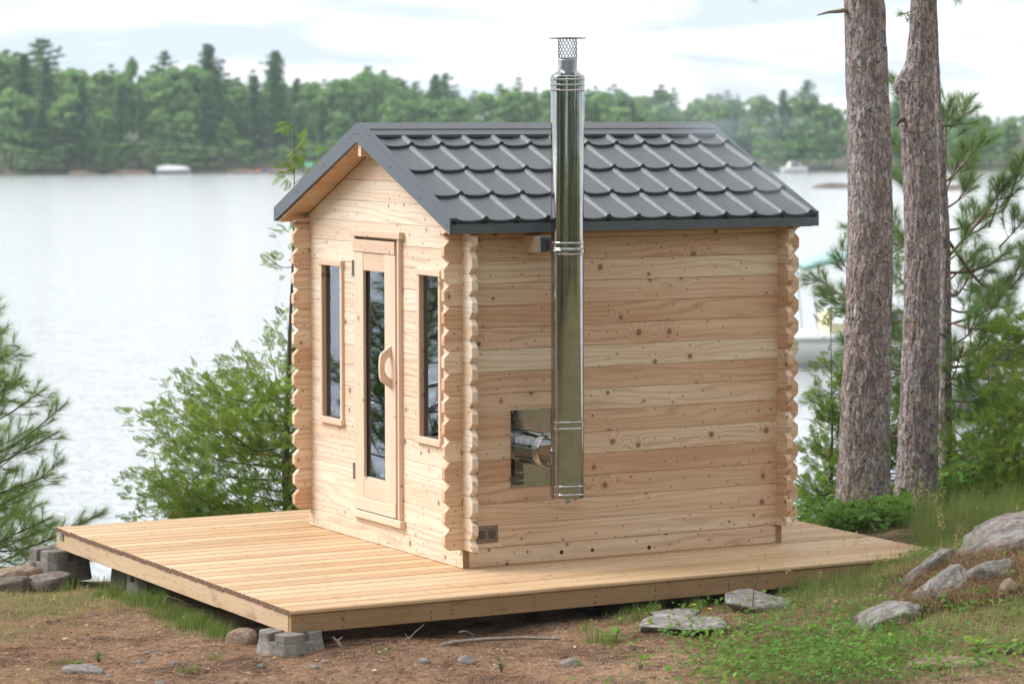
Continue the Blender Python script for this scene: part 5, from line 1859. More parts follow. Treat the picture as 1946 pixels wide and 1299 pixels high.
cover('undergrowth', 'leafy green undergrowth round the foot of the pine trunks', 2600, (2.1, 3.1, 20.9, 22.1), LEAF, 0.075, 0.16, 0.42, shrub_d)
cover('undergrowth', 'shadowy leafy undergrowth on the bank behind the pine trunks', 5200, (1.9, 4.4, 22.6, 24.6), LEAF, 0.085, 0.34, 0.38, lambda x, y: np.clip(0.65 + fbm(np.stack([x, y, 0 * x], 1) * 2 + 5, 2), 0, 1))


def leafy_plant(name, label, px, py, Y, n_, size, h, tint0, cat='plant', group=None):
    """A single plant: leaves on short stalks from one root."""
    x0 = at(px, py, Y).x
    z0 = gz(x0, Y)
    a = rng.random(n_) * 6.283
    out_ = rng.uniform(0.2, 1.0, n_) * size * 0.8
    pos = np.stack([np.cos(a) * out_, np.sin(a) * out_, h * rng.uniform(0.3, 1.0, n_)], 1)
    root = empty(name, (x0, Y, z0))
    mb_ = MB()
    for q in pos: mb_.tube([(0, 0, 0), tuple(q * 0.6), tuple(q)], [0.003, 0.0025, 0.0015], 4)
    mb_.build('stems', M['twig'], root)
    drs = np.stack([np.cos(a), np.sin(a), rng.uniform(0.0, 0.8, n_)], 1)
    V, F, T = scatter(LEAF, pos, frames(drs, rng.normal(0, 0.4, n_)), size * rng.uniform(0.7, 1.2, n_), np.clip(tint0 + rng.normal(0, .08, n_), 0, 1))
    link('leaves', np_mesh('leaves', V, F, M['leaf'], False, {'tint': ('FLOAT', T)}), root)
    return tag(root, label, cat, group)


leafy_plant('broadleaf_plant', 'bright yellow-green broadleaf plant in the lower right corner', 1858, 1262, 16.35, 12, 0.075, 0.10, 0.93)
leafy_plant('broadleaf_plant', 'fresh green broadleaf plant at the right bottom edge', 1915, 1275, 16.3, 14, 0.065, 0.07, 0.72)
leafy_plant('broadleaf_plant', 'yellow-green broadleaf plant at the bottom edge in front of the clover', 1215, 1285, 16.25, 9, 0.06, 0.07, 0.80)
leafy_plant('broadleaf_plant', 'grey-green leafy weed beside the broad flat stone', 1172, 1218, 16.95, 10, 0.06, 0.06, 0.55)
leafy_plant('broadleaf_plant', 'little bright weed on the bare ground, lower left', 145, 1238, 16.75, 26, 0.026, 0.03, 0.85)
leafy_plant('broadleaf_plant', 'small upright sprig alone on the needle floor at left', 187, 1222, 16.9, 10, 0.030, 0.09, 0.40)
leafy_plant('broadleaf_plant', 'small upright sprig alone before the rim board', 952, 1275, 16.35, 10, 0.030, 0.08, 0.50)


def petal_mat(name, c): return plain(name, c, 0.6, noise_amt=0.1, scale=40)


M['yellow'], M['pink'], M['seedhead'] = petal_mat('yellow_petals', (0.85, 0.62, 0.04)), petal_mat('pink_clover', (0.55, 0.25, 0.36)), petal_mat('dry_seed_head', (0.30, 0.24, 0.20))


def flower(label, px, py, Y, mat, r_, cat='flower', ball=False, group=None):
    top = at(px, py, Y)
    zg = gz(top.x, Y)
    root = empty('flower', (top.x, Y, zg))
    h = max(0.04, top.z - zg)
    mb_ = MB(); mb_.tube([(0, 0, 0), (0.004, 0, h * .5), (0, 0, h)], [0.002, 0.0016, 0.0014], 5)
    mb_.build('stem', M['leaf'] if not ball else M['dead_wood'], root)
    mb_ = MB()
    if ball:
        for q in range(40):
            dv = Vector(rng.normal(size=3)).normalized()
            s_ = dv.orthogonal().normalized() * r_ * 0.28
            c = Vector((0, 0, h))
            mb_.add([c, c + dv * r_ * .6 + s_, c + dv * r_ * 1.1, c + dv * r_ * .6 - s_], [(0, 1, 2, 3)])
    else:
        for q in range(7):
            a = q * 0.9
            d_ = Vector((math.cos(a), math.sin(a), 0.35)); s_ = Vector((-math.sin(a), math.cos(a), 0))
            c = Vector((0, 0, h))
            mb_.add([c, c + d_ * r_ * .6 + s_ * r_ * .35, c + d_ * r_, c + d_ * r_ * .6 - s_ * r_ * .35], [(0, 1, 2, 3)])
    mb_.build('blossom', mat, root)
    return tag(root, label, cat, group)


flower('yellow flower at the foot of the rim board', 1318, 1150, 17.75, M['yellow'], 0.016)
flower('yellow flower just in front of the pale stones', 1348, 1162, 17.6, M['yellow'], 0.015)
flower('pink clover flower in the grass below the outcrop', 1713, 1221, 16.9, M['pink'], 0.020, ball=True)
for i, (px, py) in enumerate([(1862, 978), (1878, 1000), (1905, 985), (1920, 975), (1933, 990), (1880, 965), (1926, 1003), (1940, 968)]):
    flower(f'dry round seed head before the cedar bush, {["leftmost", "second", "fourth", "fifth", "seventh", "third", "sixth", "rightmost"][i]} along the row', px, py, 20.9 + 0.05 * i, M['seedhead'], 0.017, 'seed head', True, 'dry seed heads by the cedar bush')

# bare upright twig and dead branches
def stick(label, pts, Y, r0, r1, name='stick', mat='dead_wood', group=None, extra=()):
    P_ = [at(px, py, Y + dy_) for px, py, dy_ in pts]
    base = P_[0].copy()
    mb_ = MB(); mb_.tube([p - base for p in P_], [r0 + (r1 - r0) * i / (len(P_) - 1) for i in range(len(P_))], 6)
    for e in extra:
        Q = [at(px, py, Y + dy_) - base for px, py, dy_ in e]
        mb_.tube(Q, [r0 * .6, r0 * .3] if len(Q) == 2 else [r0 * .6] + [r0 * .4] * (len(Q) - 2) + [r0 * .2], 5)
    return tag(mb_.build(name, M[mat], None, base), label, 'stick', group)


stick('thin bare upright stem before the deck edge', [(1431, 1190, 0), (1430, 1150, 0), (1432, 1120, .02), (1441, 1100, .02), (1442, 1076, .03)], 17.6, 0.004, 0.0018, 'bare_stem', 'twig')
stick('forked pale twig leaning against the front rim board', [(775, 1216, 0), (788, 1200, .02), (805, 1186, .04)], 17.0, 0.005, 0.002, extra=([(778, 1213, 0), (768, 1202, .05)], [(785, 1204, .02), (770, 1214, -.08)]))
stick('broken root end sticking out beside the near concrete block', [(650, 1232, 0), (641, 1218, 0), (632, 1209, .03)], 16.85, 0.013, 0.006, 'root', extra=([(640, 1217, 0), (650, 1209, .03)],))
stick('long grey root lying on the ground before the deck', [(825, 1230, -.05), (860, 1220, .03), (920, 1214, .1), (990, 1211, .13), (1065, 1213, .1)], 17.0, 0.016, 0.008, 'root', extra=([(860, 1220, .03), (835, 1222, .1)],))
stick('dead twig in the shadow gap under the rim board', [(872, 1200, 0), (885, 1198, .05), (900, 1206, .05)], 17.15, 0.006, 0.003)
stick('curved dry stalk arching at the side of the deck', [(310, 1145, 0), (316, 1131, .02), (335, 1136, .06), (368, 1152, .1)], 18.1, 0.004, 0.002)

# ------------------------------------------------------------------ the wood across the lake
def far_broad(seed, n_blob=44, per=42):
    r_ = np.random.default_rng(seed)
    V, F, T = [], [], []
    for b_ in range(n_blob):
        t = r_.random()
        zc = 0.24 + 0.66 * t
        R_ = 0.25 * math.sin(math.pi * min(1, 0.20 + 0.78 * t)) ** 0.7 + 0.015
        a = r_.random() * 6.283
        rr = R_ * r_.uniform(0.05, 1.0) ** 0.6
        c = np.array([math.cos(a) * rr, math.sin(a) * rr, zc])
        br = r_.uniform(0.055, 0.095)
        tb = r_.normal(0, 0.16) + 0.16 * (zc - 0.5)
        for q in range(per):
            d = r_.normal(size=3); d /= np.linalg.norm(d)
            if d[2] < -0.4: d[2] *= -0.6
            p = c + d * br * r_.uniform(0.75, 1.08) * (1, 1, 0.8)
            nrm = d + r_.normal(0, 0.45, 3); nrm /= np.linalg.norm(nrm)
            s_ = np.cross(nrm, r_.normal(size=3)); s_ /= np.linalg.norm(s_); t_ = np.cross(nrm, s_)
            sz = r_.uniform(0.018, 0.036)
            o_ = len(V)
            V += [p + s_ * sz, p + t_ * sz * .8, p - s_ * sz, p - t_ * sz * .8]
            F.append((o_, o_ + 1, o_ + 2, o_ + 3)); T += [0.45 + tb + r_.normal(0, 0.10)] * 4
    return np.array(V), np.array(F), np.clip(T, 0, 1)


def far_conifer(seed, tiers=22, shape='pine', sparse=1.0):
    r_ = np.random.default_rng(seed)
    V, F, T = [], [], []
    for k in range(tiers):
        t = k / (tiers - 1)
        zc = 0.16 + 0.82 * t
        if shape == 'spruce': R_ = 0.15 * (1 - t) ** 0.9 + 0.012
        elif shape == 'crown': R_ = 0.02 if t < 0.45 else 0.17 * math.sin(math.pi * min(1, (t - 0.42) / 0.60)) ** 0.7 + 0.01
        else: R_ = (0.27 * (1 - t) ** 0.7 + 0.026) * r_.uniform(0.65, 1.15)
        for b_ in range(int(11 * sparse)):
            a = r_.random() * 6.283
            le = R_ * r_.uniform(0.6, 1.1)
            tb = r_.normal(0, 0.14)
            for q in range(8):
                f = (q + 0.5) / 8
                p = np.array([math.cos(a) * le * f, math.sin(a) * le * f, zc + le * (0.28 if shape != 'spruce' else -0.25) * f + r_.normal(0, 0.006)])
                p[:2] += r_.normal(0, 0.011, 2)
                nrm = np.array([0, 0, 1.0]) + r_.normal(0, 0.5, 3); nrm /= np.linalg.norm(nrm)
                s_ = np.cross(nrm, r_.normal(size=3)); s_ /= np.linalg.norm(s_); t_ = np.cross(nrm, s_)
                sz = r_.uniform(0.018, 0.034) * (1 if shape != 'spruce' else 0.8)
                o_ = len(V)
                V += [p + s_ * sz, p + t_ * sz * .6, p - s_ * sz, p - t_ * sz * .6]
                F.append((o_, o_ + 1, o_ + 2, o_ + 3)); T += [0.42 + tb + r_.normal(0, 0.09)] * 4
    return np.array(V), np.array(F), np.clip(T, 0, 1)


def trunk_unit(top=0.8, r_=0.016):
    mb_ = MB(); mb_.tube([(0, 0, -0.03), (0.004, 0, top * .5), (0, 0.003, top)], [r_, r_ * .7, r_ * .2], 7)
    return mb_.mesh('trunk', M['twig'])


def crown_mesh(parts, mat):
    v_, f_, t_ = parts
    return np_mesh('crown', v_, f_, M[mat], False, {'tint': ('FLOAT', t_)})


PB = [crown_mesh(far_broad(s_), 'far_leaf') for s_ in (1, 2, 3, 4, 5)]
PP = [crown_mesh(far_conifer(s_), 'far_pine') for s_ in (11, 12, 13, 14)]
PS = [crown_mesh(far_conifer(s_, 20, 'spruce'), 'far_pine') for s_ in (21, 22)]
PC = [crown_mesh(far_conifer(s_, 16, 'crown', 0.9), 'far_pine') for s_ in (31, 32)]
TRK, TRK2 = trunk_unit(), trunk_unit(0.96, 0.012)

SKY_X = [-60, 0, 60, 130, 200, 250, 310, 350, 395, 430, 480, 525, 560, 620, 660, 700, 760, 800, 850, 880, 930, 980, 1020, 1080, 1120, 1170, 1200, 1260, 1300, 1350, 1420, 1480, 1540, 1570, 1620, 1700, 1750, 1800, 1850, 1900, 1946, 2010]
SKY_Y = [90, 87, 93, 117, 119, 113, 117, 123, 107, 133, 131, 119, 141, 137, 123, 121, 131, 153, 143, 163, 153, 143, 157, 157, 151, 157, 167, 153, 173, 159, 173, 171, 171, 177, 187, 183, 181, 191, 205, 213, 209, 209]


FAR = []


def far_tree(name, label, group, meshes, px, Y, top_py, wide=1.0, cat='tree', trk=TRK, row=None):
    p = at(px, top_py, Y)
    zg = float(far_z(np.array([p.x]), np.array([Y]))[0])
    h = max(2.5, p.z - zg)
    t = empty(name, (p.x, Y, zg), random.random() * 6.28)
    t.scale = (h * wide, h * wide, h)
    link('crown', random.choice(meshes), t)
    link('trunk', trk, t)
    if row: FAR.append((px, row, label, t))
    return tag(t, label, cat, group)


LB, LP, LS = 'rounded broadleaf tree', 'dark ragged pine', 'narrow spruce'
px = -70.0
while px < 2030:
    top = np.interp(px, SKY_X, SKY_Y)
    left = px < 620
    Y = float(shore_y(np.array((px - 973) / FPX * 345.0))) + rng.uniform(3, 9)
    tp = top + (328 - top) * rng.uniform(0.18, 0.46)
    r_ = rng.random()
    if (left and r_ < 0.50) or r_ < 0.12:
        far_tree('far_pine', LP, 'pines of the far wood', PP, px, Y, tp - 12, rng.uniform(0.85, 1.1), trk=TRK2, row='waterside')
    elif r_ > 0.93:
        far_tree('far_spruce', LS, 'spruces of the far wood', PS, px, Y, tp, rng.uniform(0.8, 1.0), trk=TRK2, row='waterside')
    else:
        far_tree('far_broadleaf', LB, 'broadleaf trees of the far wood', PB, px, Y, tp, rng.uniform(0.95, 1.45), row='waterside')
    px += rng.uniform(26, 48)
px = -80.0
while px < 2040:
    top = np.interp(px, SKY_X, SKY_Y)
    Y = float(shore_y(np.array((px - 973) / FPX * 350.0))) + rng.uniform(14, 26)
    tp = top + rng.uniform(0, 26)
    r_ = rng.random()
    if (px < 620 and r_ < 0.35) or r_ < 0.08:
        far_tree('far_pine', LP, 'pines of the far wood', PP, px, Y, tp - 6, rng.uniform(0.8, 1.0), trk=TRK2, row='rear')
    else:
        far_tree('far_broadleaf', LB, 'broadleaf trees of the far wood', PB, px, Y, tp, rng.uniform(0.9, 1.25), row='rear')
    px += rng.uniform(30, 56)
# each tree told apart by the landmark it stands right of
MARKS = [(-999, 'the left picture edge'), (330, 'the covered boat'), (511, 'the kayaks'), (680, 'the cabin gable peak'), (1079, 'the steel flue'), (1347, 'the end of the roof ridge'), (1645, 'the thick pine trunk'), (1745, 'the slimmer pine trunk'), (1849, 'the orange buoy')]
ORD = ['first', 'second', 'third', 'fourth', 'fifth', 'sixth', 'seventh', 'eighth', 'ninth', 'tenth', 'eleventh', 'twelfth', 'thirteenth', 'fourteenth']
seen = {}
for px, row, lab, t in sorted(FAR, key=lambda q: q[0]):
    mk = [m_ for x_, m_ in MARKS if x_ <= px][-1]
    key = (row, lab, mk)
    seen[key] = seen.get(key, 0) + 1
    t['label'] = f'{row} {lab} across the lake, {ORD[seen[key] - 1]} right of {mk}'
# standouts on the skyline
for px, tp, lab, ms, wd in [(80, 74, 'tall spreading pine on the skyline, leftmost of the standouts', PC, 1.2), (313, 98, 'short-topped pine on the skyline between two taller ones', PC, 0.9), (396, 84, 'tallest pointed pine on the far skyline', PP, 1.15),
                            (524, 97, 'tall pine with a tufted split top on the far skyline', PP, 1.1), (848, 140, 'small tufted pine on the skyline left of the chimney', PC, 0.9), (1536, 154, 'open-crowned lone tree on the skyline left of the big trunks', PC, 1.2),
                            (700, 127, 'flat-topped pine on the skyline above the cabin gable', PC, 0.8), (1836, 190, 'small pine poking above the wood right of the big trunks', PC, 0.6), (250, 100, 'bright broadleaf crown on the skyline left of the tall pines', PB, 0.5)]:
    far_tree('skyline_tree', lab, None, ms, px, SHORE + 26, tp, wd, trk=TRK2)


def merge_trees(name, label, spots, cat='trees', trunks=False):
    """A mass of trees as one object. spots: (x, y, z, height, width, kind)."""
    Vs_, Fs_, Ts_, off_, mi = [], [], [], 0, []
    protos_ = [far_broad(s, 16, 30) for s in (1, 2, 3)] + [far_conifer(s, 12) for s in (11, 12)]
    for (x, y, z, h, wd, kd) in spots:
        v, f, t = protos_[kd]
        a = rng.random() * 6.283
        c, s_ = math.cos(a), math.sin(a)
        v2 = (v @ np.array([[c, s_, 0], [-s_, c, 0], [0, 0, 1]])) * (h * wd, h * wd, h) + (x, y, z)
        Vs_.append(v2); Fs_.append(f + off_); Ts_.append(np.clip(t + rng.normal(0, .1), 0, 1)); off_ += len(v)
        mi += [0 if kd < 3 else 1] * len(f)
        if trunks:
            tr_r = 0.017 * h
            an = np.linspace(0, 2 * math.pi, 9)[:-1]
            ring_ = np.stack([np.cos(an), np.sin(an)], 1)
            tv = np.concatenate([np.c_[ring_ * tr_r + (x, y), np.full(8, z)], np.c_[ring_ * tr_r * 0.5 + (x, y), np.full(8, z + h * 0.8)]])
            k8 = np.arange(8)
            tf = np.stack([k8, (k8 + 1) % 8, 8 + (k8 + 1) % 8, 8 + k8], 1)
            Vs_.append(tv); Fs_.append(tf + off_); Ts_.append(np.full(16, 0.5)); off_ += 16
            mi += [2] * 8
    o_ = link(name, np_mesh(name, np.concatenate(Vs_), np.concatenate(Fs_), [M['far_leaf'], M['far_pine'], M['twig_red']], False, {'tint': ('FLOAT', np.concatenate(Ts_))}, mi))
    return tag(o_, label, cat, None, 'stuff')


spots = []
for q in range(300):
    px = rng.uniform(-120, 2070)
    top = np.interp(px, SKY_X, SKY_Y) + rng.uniform(2, 34)
    Y = SHORE + rng.uniform(30, 60)
    p = at(px, top, Y)
    zg = float(far_z(np.array([p.x]), np.array([Y]))[0])
    spots.append((p.x, Y, zg, max(3, p.z - zg), rng.uniform(0.9, 1.3), int(rng.integers(0, 5))))
for q in range(150):     # shore shrubs
    px = rng.uniform(-120, 2070)
    x = (px - 973) / FPX * 345
    Y = float(shore_y(np.array(x))) + rng.uniform(1.2, 4.0)
    spots.append((x, Y, float(far_z(np.array([x]), np.array([Y]))[0]) - 0.4, rng.uniform(2.0, 4.5), rng.uniform(1.2, 2.2), int(rng.integers(0, 3))))
merge_trees('far_forest', 'mass of blurred green trees filling the wood across the lake', spots)
# the wood that stands behind and beside the viewer; the polished flue mirrors it
spots = []
for q in range(190):
    a = rng.uniform(-3.55, 0.30)
    r_ = rng.uniform(15, 48)
    x, y = r_ * math.cos(a) * 1.05, r_ * math.sin(a) * 0.9 + 4
    if y > 12 and x < 11: continue
    if x < -9 and y > 13: continue
    if q % 3 == 0:
        spots.append((x, y, -0.9, rng.uniform(3.0, 5.0), rng.uniform(1.4, 2.2), int(rng.integers(0, 3))))
        continue
    spots.append((x, y, -0.2, rng.uniform(7, 15), rng.uniform(0.9, 1.2), int(rng.integers(0, 5))))
merge_trees('near_forest', 'wood standing behind the viewer, mirrored in the steel flue', spots, trunks=True)

# ------------------------------------------------------------------ shore furniture and boats
M['white_hull'] = plain('white_gelcoat', (0.80, 0.80, 0.78), 0.3, noise_amt=0.04, scale=3)
M['grey_hull'] = plain('grey_hull_paint', (0.42, 0.43, 0.43), 0.35, noise_amt=0.05, scale=3)
M['cream'] = plain('cream_cover', (0.66, 0.58, 0.36), 0.7, noise_amt=0.08, scale=4)
M['teal'] = plain('teal_canvas', (0.36, 0.55, 0.53), 0.8, noise_amt=0.1, scale=4)
M['navy'] = plain('navy_motor_cowl', (0.02, 0.03, 0.06), 0.3)
M['dark_glass'] = plain('dark_boat_window', (0.012, 0.014, 0.018), 0.08)
M['orange'] = plain('orange_plastic', (0.75, 0.20, 0.05), 0.5)
M['blue'] = plain('blue_plastic', (0.10, 0.16, 0.45), 0.5)
M['green_paint'] = plain('green_paint', (0.10, 0.32, 0.20), 0.6)
M['plank'] = plain('weathered_dock_plank', (0.38, 0.34, 0.30), 0.9, noise_amt=0.25, scale=5)


def hull_mesh(name, length, beam, height, mat, draft=0.25):
    """Lofted hull: pointed bow at +x, flat transom at -x."""
    secs = []
    for i in range(14):
        t = i / 13
        x = -length / 2 + length * t
        wd = beam / 2 * (1 - max(0, (t - 0.55) / 0.45) ** 2.2)
        sh = height * (1 + 0.22 * max(0, (t - 0.4) / 0.6) ** 1.5)
        secs.append([(x, -wd, sh), (x, -wd * 0.94, sh * 0.55), (x, -wd * 0.72, 0.02), (x + 0.0, 0, -draft * (1 - t ** 3)), (x, wd * 0.72, 0.02), (x, wd * 0.94, sh * 0.55), (x, wd, sh)])
    mb_ = MB()
    vs_ = [p for s_ in secs for p in s_]
    fs_ = []
    for i in range(13):
        for j in range(6): fs_.append((i * 7 + j, (i + 1) * 7 + j, (i + 1) * 7 + j + 1, i * 7 + j + 1))
        fs_.append((i * 7, i * 7 + 6, (i + 1) * 7 + 6, (i + 1) * 7))
    fs_.append(tuple(range(7)))
    mb_.add(vs_, fs_, 0, True)
    return mb_.mesh(name, mat)


def boat(label, px, Y, rz, length, beam, height, hull='white_hull', canopy=False, cabin_=False, motor=True):
    p = at(px, 700, Y)
    b = empty('motor_boat', (p.x, Y, LAKE), rz)
    tag(b, label, 'boat')
    link('hull', hull_mesh('hull', length, beam, height, M[hull]), b)
    mb_ = MB(); mb_.bbox(-length * .48, length * .30, -beam * .51, -beam * .49, height * .80, height * .90, 0.01); mb_.bbox(-length * .48, length * .30, beam * .49, beam * .51, height * .80, height * .90, 0.01)
    mb_.build('rub_rail', M['grey_hull'] if hull == 'white_hull' else M['white_hull'], b)
    mb_ = MB()
    ws = [(length * .10, -beam * .42), (length * .20, -beam * .25), (length * .22, 0), (length * .20, beam * .25), (length * .10, beam * .42)]
    vs_ = [(x, y, height) for x, y in ws] + [(x - 0.28, y * .9, height + 0.42) for x, y in ws]
    mb_.add(vs_, [(i, i + 1, 6 + i, 5 + i) for i in range(4)])
    mb_.build('windshield', M['dark_glass'], b)
    for sx_ in (-0.25, -0.05):
        mb_ = MB(); mb_.bbox(length * sx_, length * sx_ + 0.5, -beam * .3, beam * .3, height, height + 0.18, 0.03); mb_.bbox(length * sx_ - 0.1, length * sx_, -beam * .3, beam * .3, height, height + 0.5, 0.03)
        mb_.build('seat', M['cream'], b)
    if motor:
        mb_ = MB(); mb_.bbox(-length * .5 - 0.50, -length * .5 - 0.08, -0.2, 0.2, height * .7, height * .7 + 0.55, 0.07); mb_.box(-length * .5 - 0.36, -length * .5 - 0.16, -0.06, 0.06, -0.4, height * .7)
        mb_.build('outboard_motor', M['navy'], b)
    if canopy:
        mb_ = MB()
        n_ = 8
        vs_ = []
        for i in range(n_ + 1):
            t = i / n_
            for yy in (-beam * .48, 0, beam * .48):
                vs_.append((-length * .42 + length * .52 * t, yy, height + 1.75 + 0.22 * math.sin(math.pi * t) + (0.10 if yy == 0 else 0)))
        m2 = [(x, y, z - 0.14) for x, y, z in vs_]
        fs_ = []
        for i in range(n_):
            for j in range(2):
                a = i * 3 + j
                fs_.append((a, a + 3, a + 4, a + 1)); fs_.append((27 + a, 27 + a + 1, 27 + a + 4, 27 + a + 3))
            fs_.append((i * 3, 27 + i * 3, 27 + i * 3 + 3, i * 3 + 3)); fs_.append((i * 3 + 2, i * 3 + 5, 27 + i * 3 + 5, 27 + i * 3 + 2))
        fs_ += [(0, 1, 28, 27), (1, 2, 29, 28), (24, 51, 52, 25), (25, 52, 53, 26)]
        mb_.add(vs_ + m2, fs_, 0, True)
        mb_.build('canopy', M['teal'], b)
        for x in (-length * .38, length * .06):
            for y in (-beam * .46, beam * .46):
                mb_ = MB(); mb_.tube([(x + 0.2, y, height - 0.05), (x, y, height + 1.80)], 0.02, 6); mb_.build('canopy_pole', M['dull_steel'], b)
    if cabin_:
        mb_ = MB()
        q = [(-length * .30, height), (length * .26, height), (length * .14, height + 0.62), (-length * .22, height + 0.70)]
        vs_ = [(x, -beam * .40, z) for x, z in q] + [(x, beam * .40, z) for x, z in q]
        mb_.add(vs_, [(0, 1, 2, 3), (7, 6, 5, 4), (1, 0, 4, 5), (2, 1, 5, 6), (3, 2, 6, 7), (0, 3, 7, 4)])
        mb_.build('cabin_top', M['white_hull'], b)
        for sg in (-1, 1):
            mb_ = MB()
            y = sg * (beam * .40 + 0.012)
            mb_.add([(-length * .22, y, height + .16), (length * .16, y, height + .16), (length * .09, y, height + .52), (-length * .19, y, height + .56)], [(0, 1, 2, 3)])
            mb_.add([(-length * .22, y - sg * .01, height + .16), (length * .16, y - sg * .01, height + .16), (length * .09, y - sg * .01, height + .52), (-length * .19, y - sg * .01, height + .56)], [(3, 2, 1, 0)])
            mb_.build('side_window', M['dark_glass'], b)
    return b


boat('white motorboat with a teal canopy moored behind the pine trunks', 1660, 75.0, 0.12, 4.9, 2.0, 0.85, canopy=True)
boat('grey-hulled cabin boat with dark windows at the right picture edge', 1925, 62.0, 0.10, 3.8, 1.7, 0.95, hull='grey_hull', cabin_=True, motor=False)
boat('small white motorboat on the far shore right of the roof', 1508, 341.0, 0.2, 3.0, 1.6, 0.6, motor=False, cabin_=True)
# tarpaulined boat and kayaks drawn up on the far bank
p = at(330, 322, 340.0)
b = empty('covered_boat', (p.x, 340.0, LAKE), 0.1); tag(b, 'boat under a pale tarpaulin on the far shore, left half', 'boat')
link('hull', hull_mesh('hull', 4.0, 1.7, 0.5, M['grey_hull']), b)
mb = MB()
q = []
for i in range(9):
    t = i / 8
    q += [(-1.9 + 3.7 * t, -0.82 * (1 - max(0, t - .6) * 1.8), 0.5), (-1.9 + 3.7 * t, 0, 0.62 + 0.42 * math.sin(math.pi * (0.15 + 0.8 * t)) + 0.05 * math.sin(9 * t)), (-1.9 + 3.7 * t, 0.82 * (1 - max(0, t - .6) * 1.8), 0.5)]
mb.add(q, [(i * 3 + j, i * 3 + j + 3, i * 3 + j + 4, i * 3 + j + 1) for i in range(8) for j in range(2)], 0, True)
mb.build('tarpaulin', M['white_hull'], b)
for i, (px, mt, lab) in enumerate([(506, 'orange', 'orange kayak on the far shore by the rocky bank'), (516, 'blue', 'blue kayak on the far shore beside the orange one')]):
    Y = float(shore_y(np.array((px - 973) / FPX * 343))) + 0.6
    p = at(px, 320, Y)
    o = link('kayak', hull_mesh('kayak', 2.3, 0.55, 0.32, M[mt], 0.1), None, (p.x, Y, LAKE + 0.15), (0, 0, 0.3 * i))
    tag(o, lab, 'kayak')
p = at(593, 310, 341); Y = 342.5
sh = empty('boat_shed', (p.x, Y, LAKE + 0.1), 0.0); tag(sh, 'tiny green-roofed shed at the far shore left of the cabin gable', 'shed')
mb = MB(); mb.box(-0.8, 0.8, -0.6, 0.6, -0.3, 0.75); mb.build('wall', M['plank'], sh)
mb = MB(); mb.add([(-0.95, -0.8, 0.7), (0.95, -0.8, 0.7), (0.95, 0, 1.15), (-0.95, 0, 1.15), (-0.95, 0.8, 0.7), (0.95, 0.8, 0.7)], [(0, 1, 2, 3), (3, 2, 5, 4)]); mb.build('roof', M['green_paint'], sh)
dk = empty('jetty', (at(572, 326, 338).x, 339.0, LAKE), 0.0); tag(dk, 'low grey jetty at the far shore below the green-roofed shed', 'jetty')
for i in range(8):
    mb = MB(); mb.box(-2.4 + i * 0.6, -1.83 + i * 0.6, -0.7, 0.7, 0.30, 0.36); mb.build('plank', M['plank'], dk)
for x in (-2.2, 0, 2.2):
    mb = MB(); mb.tube([(x, -0.6, -0.8), (x, -0.6, 0.5)], 0.07, 8); mb.build('post', M['plank'], dk)
for i, (px, w_, lab) in enumerate([(245, 3.2, 'tan rocks of the far bank left of the covered boat'), (470, 2.6, 'orange-tan rocks of the far bank under the tall pines'), (540, 2.4, 'pale rocks of the far bank by the jetty'), (170, 2.2, 'low brown rocks of the far bank, leftmost')]):
    x = (px - 973) / FPX * 341
    Y = float(shore_y(np.array(x))) - 0.2
    o = link('bank_rock', rock_mesh('bank_rock', M['stone_brown'], 80 + i, 3, 8, 0.15), None, (x, Y, LAKE + 0.05), (0, 0, 0.2 * i), (w_, 0.8, 0.45))
    tag(o, lab, 'rock')
for px, w_, Y, lab in [(1585, 3.4, 265.0, 'flat mossy islet in the lake just left of the big trunks'), (1812, 3.6, 258.0, 'low rocky islet in the lake right of the big trunks')]:
    x = (px - 973) / FPX * Y
    o = link('islet', rock_mesh('islet', M['granite_dark'], int(px), 4, 8, 0.2), None, (x, Y, LAKE - 0.05), (0, 0, 0.1), (w_ * 0.62, 1.2, 0.55))
    tag(o, lab, 'islet')
p = at(1849, 345, 290.0)
bu = empty('buoy', (p.x, 290.0, LAKE), 0); tag(bu, 'small orange buoy floating at right beyond the trunks', 'buoy')
mb = MB(); mb.lathe([(0.0001, -0.1), (0.28, 0.0), (0.34, 0.2), (0.26, 0.45), (0.10, 0.6), (0.0001, 0.62)], 16); mb.build('float', M['orange'], bu)
mb = MB(); mb.lathe([(0.345, 0.16), (0.345, 0.26)], 16); mb.build('band', M['white_hull'], bu)
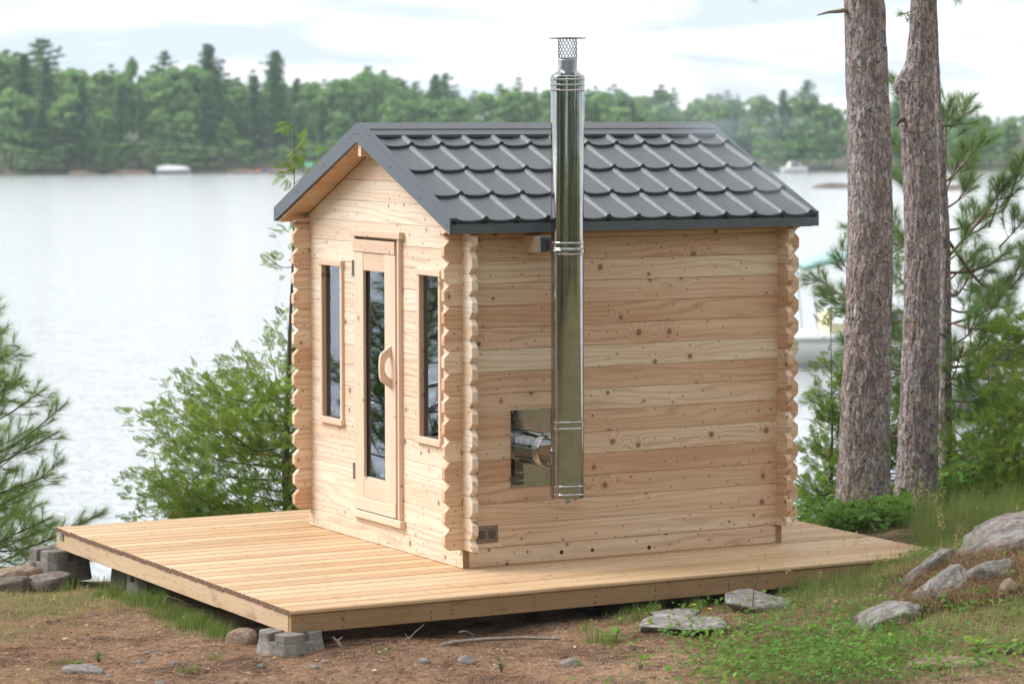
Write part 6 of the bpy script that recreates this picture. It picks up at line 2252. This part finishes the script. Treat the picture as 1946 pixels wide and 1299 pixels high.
# ------------------------------------------------------------------ smoke from the flue
c0 = uv(0.532, -0.40, 3.30)
mb = MB(); mb.box(-0.25, 2.05, -0.35, 0.35, -1.35, 0.22)
sm = bpy.data.materials.new('thin_wood_smoke')
sm.use_nodes = True
sm.node_tree.nodes.clear()
n = NT(sm.node_tree)
co = n.node('ShaderNodeTexCoord').outputs['Object']
x, y, z = n.sep(co)
nz = n.noise(n.node('ShaderNodeVectorMath', {0: co, 1: (0.7, 1.0, 1.6)}, operation='MULTIPLY').outputs[0], 2.3, 4.0, 0.55, 0.6)
body = n.smooth(nz, 0.40, 0.72)
# plume sinks and spreads downwind (+x); fades to nothing at every face of the box
ctr = n.math('ADD', n.math('MULTIPLY', x, -0.42), 0.0)
dz_ = n.math('ABSOLUTE', n.math('SUBTRACT', z, ctr))
fz = n.smooth(n.math('DIVIDE', dz_, n.math('ADD', 0.16, n.math('MULTIPLY', n.math('MAXIMUM', x, 0.0), 0.34))), 1.0, 0.1)
fx = n.math('MULTIPLY', n.smooth(x, -0.22, 0.05), n.smooth(x, 2.0, 0.9))
fy = n.smooth(n.math('ABSOLUTE', y), 0.34, 0.05)
fe = n.math('MULTIPLY', n.smooth(z, -1.33, -1.0), n.smooth(z, 0.21, 0.12))
den = n.math('MULTIPLY', n.math('MULTIPLY', n.math('MULTIPLY', body, fz), n.math('MULTIPLY', fx, fy)), n.math('MULTIPLY', fe, 2.6))
pv = n.node('ShaderNodeVolumePrincipled', {'Color': (0.80, 0.90, 1.0, 1), 'Density': den, 'Anisotropy': 0.2})
n.node('ShaderNodeOutputMaterial', {'Volume': pv.outputs[0]})
sm.cycles.volume_step_rate = 1.0
smoke = mb.build('smoke', sm, None, c0)
tag(smoke, 'thin bluish wood smoke drifting from the flue over the roof', 'smoke', None, 'stuff')

# ------------------------------------------------------------------ air over the lake
HAZE = 0.00033
hz = bpy.data.materials.new('lake_haze')
hz.use_nodes = True
hz.node_tree.nodes.clear()
n = NT(hz.node_tree)
pv = n.node('ShaderNodeVolumePrincipled', {'Color': (0.80, 0.92, 1.0, 1), 'Density': HAZE, 'Anisotropy': 0.0})
n.node('ShaderNodeOutputMaterial', {'Volume': pv.outputs[0]})
if HAZE:
    mb = MB(); mb.box(-700, 700, -500, 560, LAKE - 6.0, 32.0)
    tag(mb.build('haze', hz), 'thin pale air over the lake', 'haze', None, 'stuff')
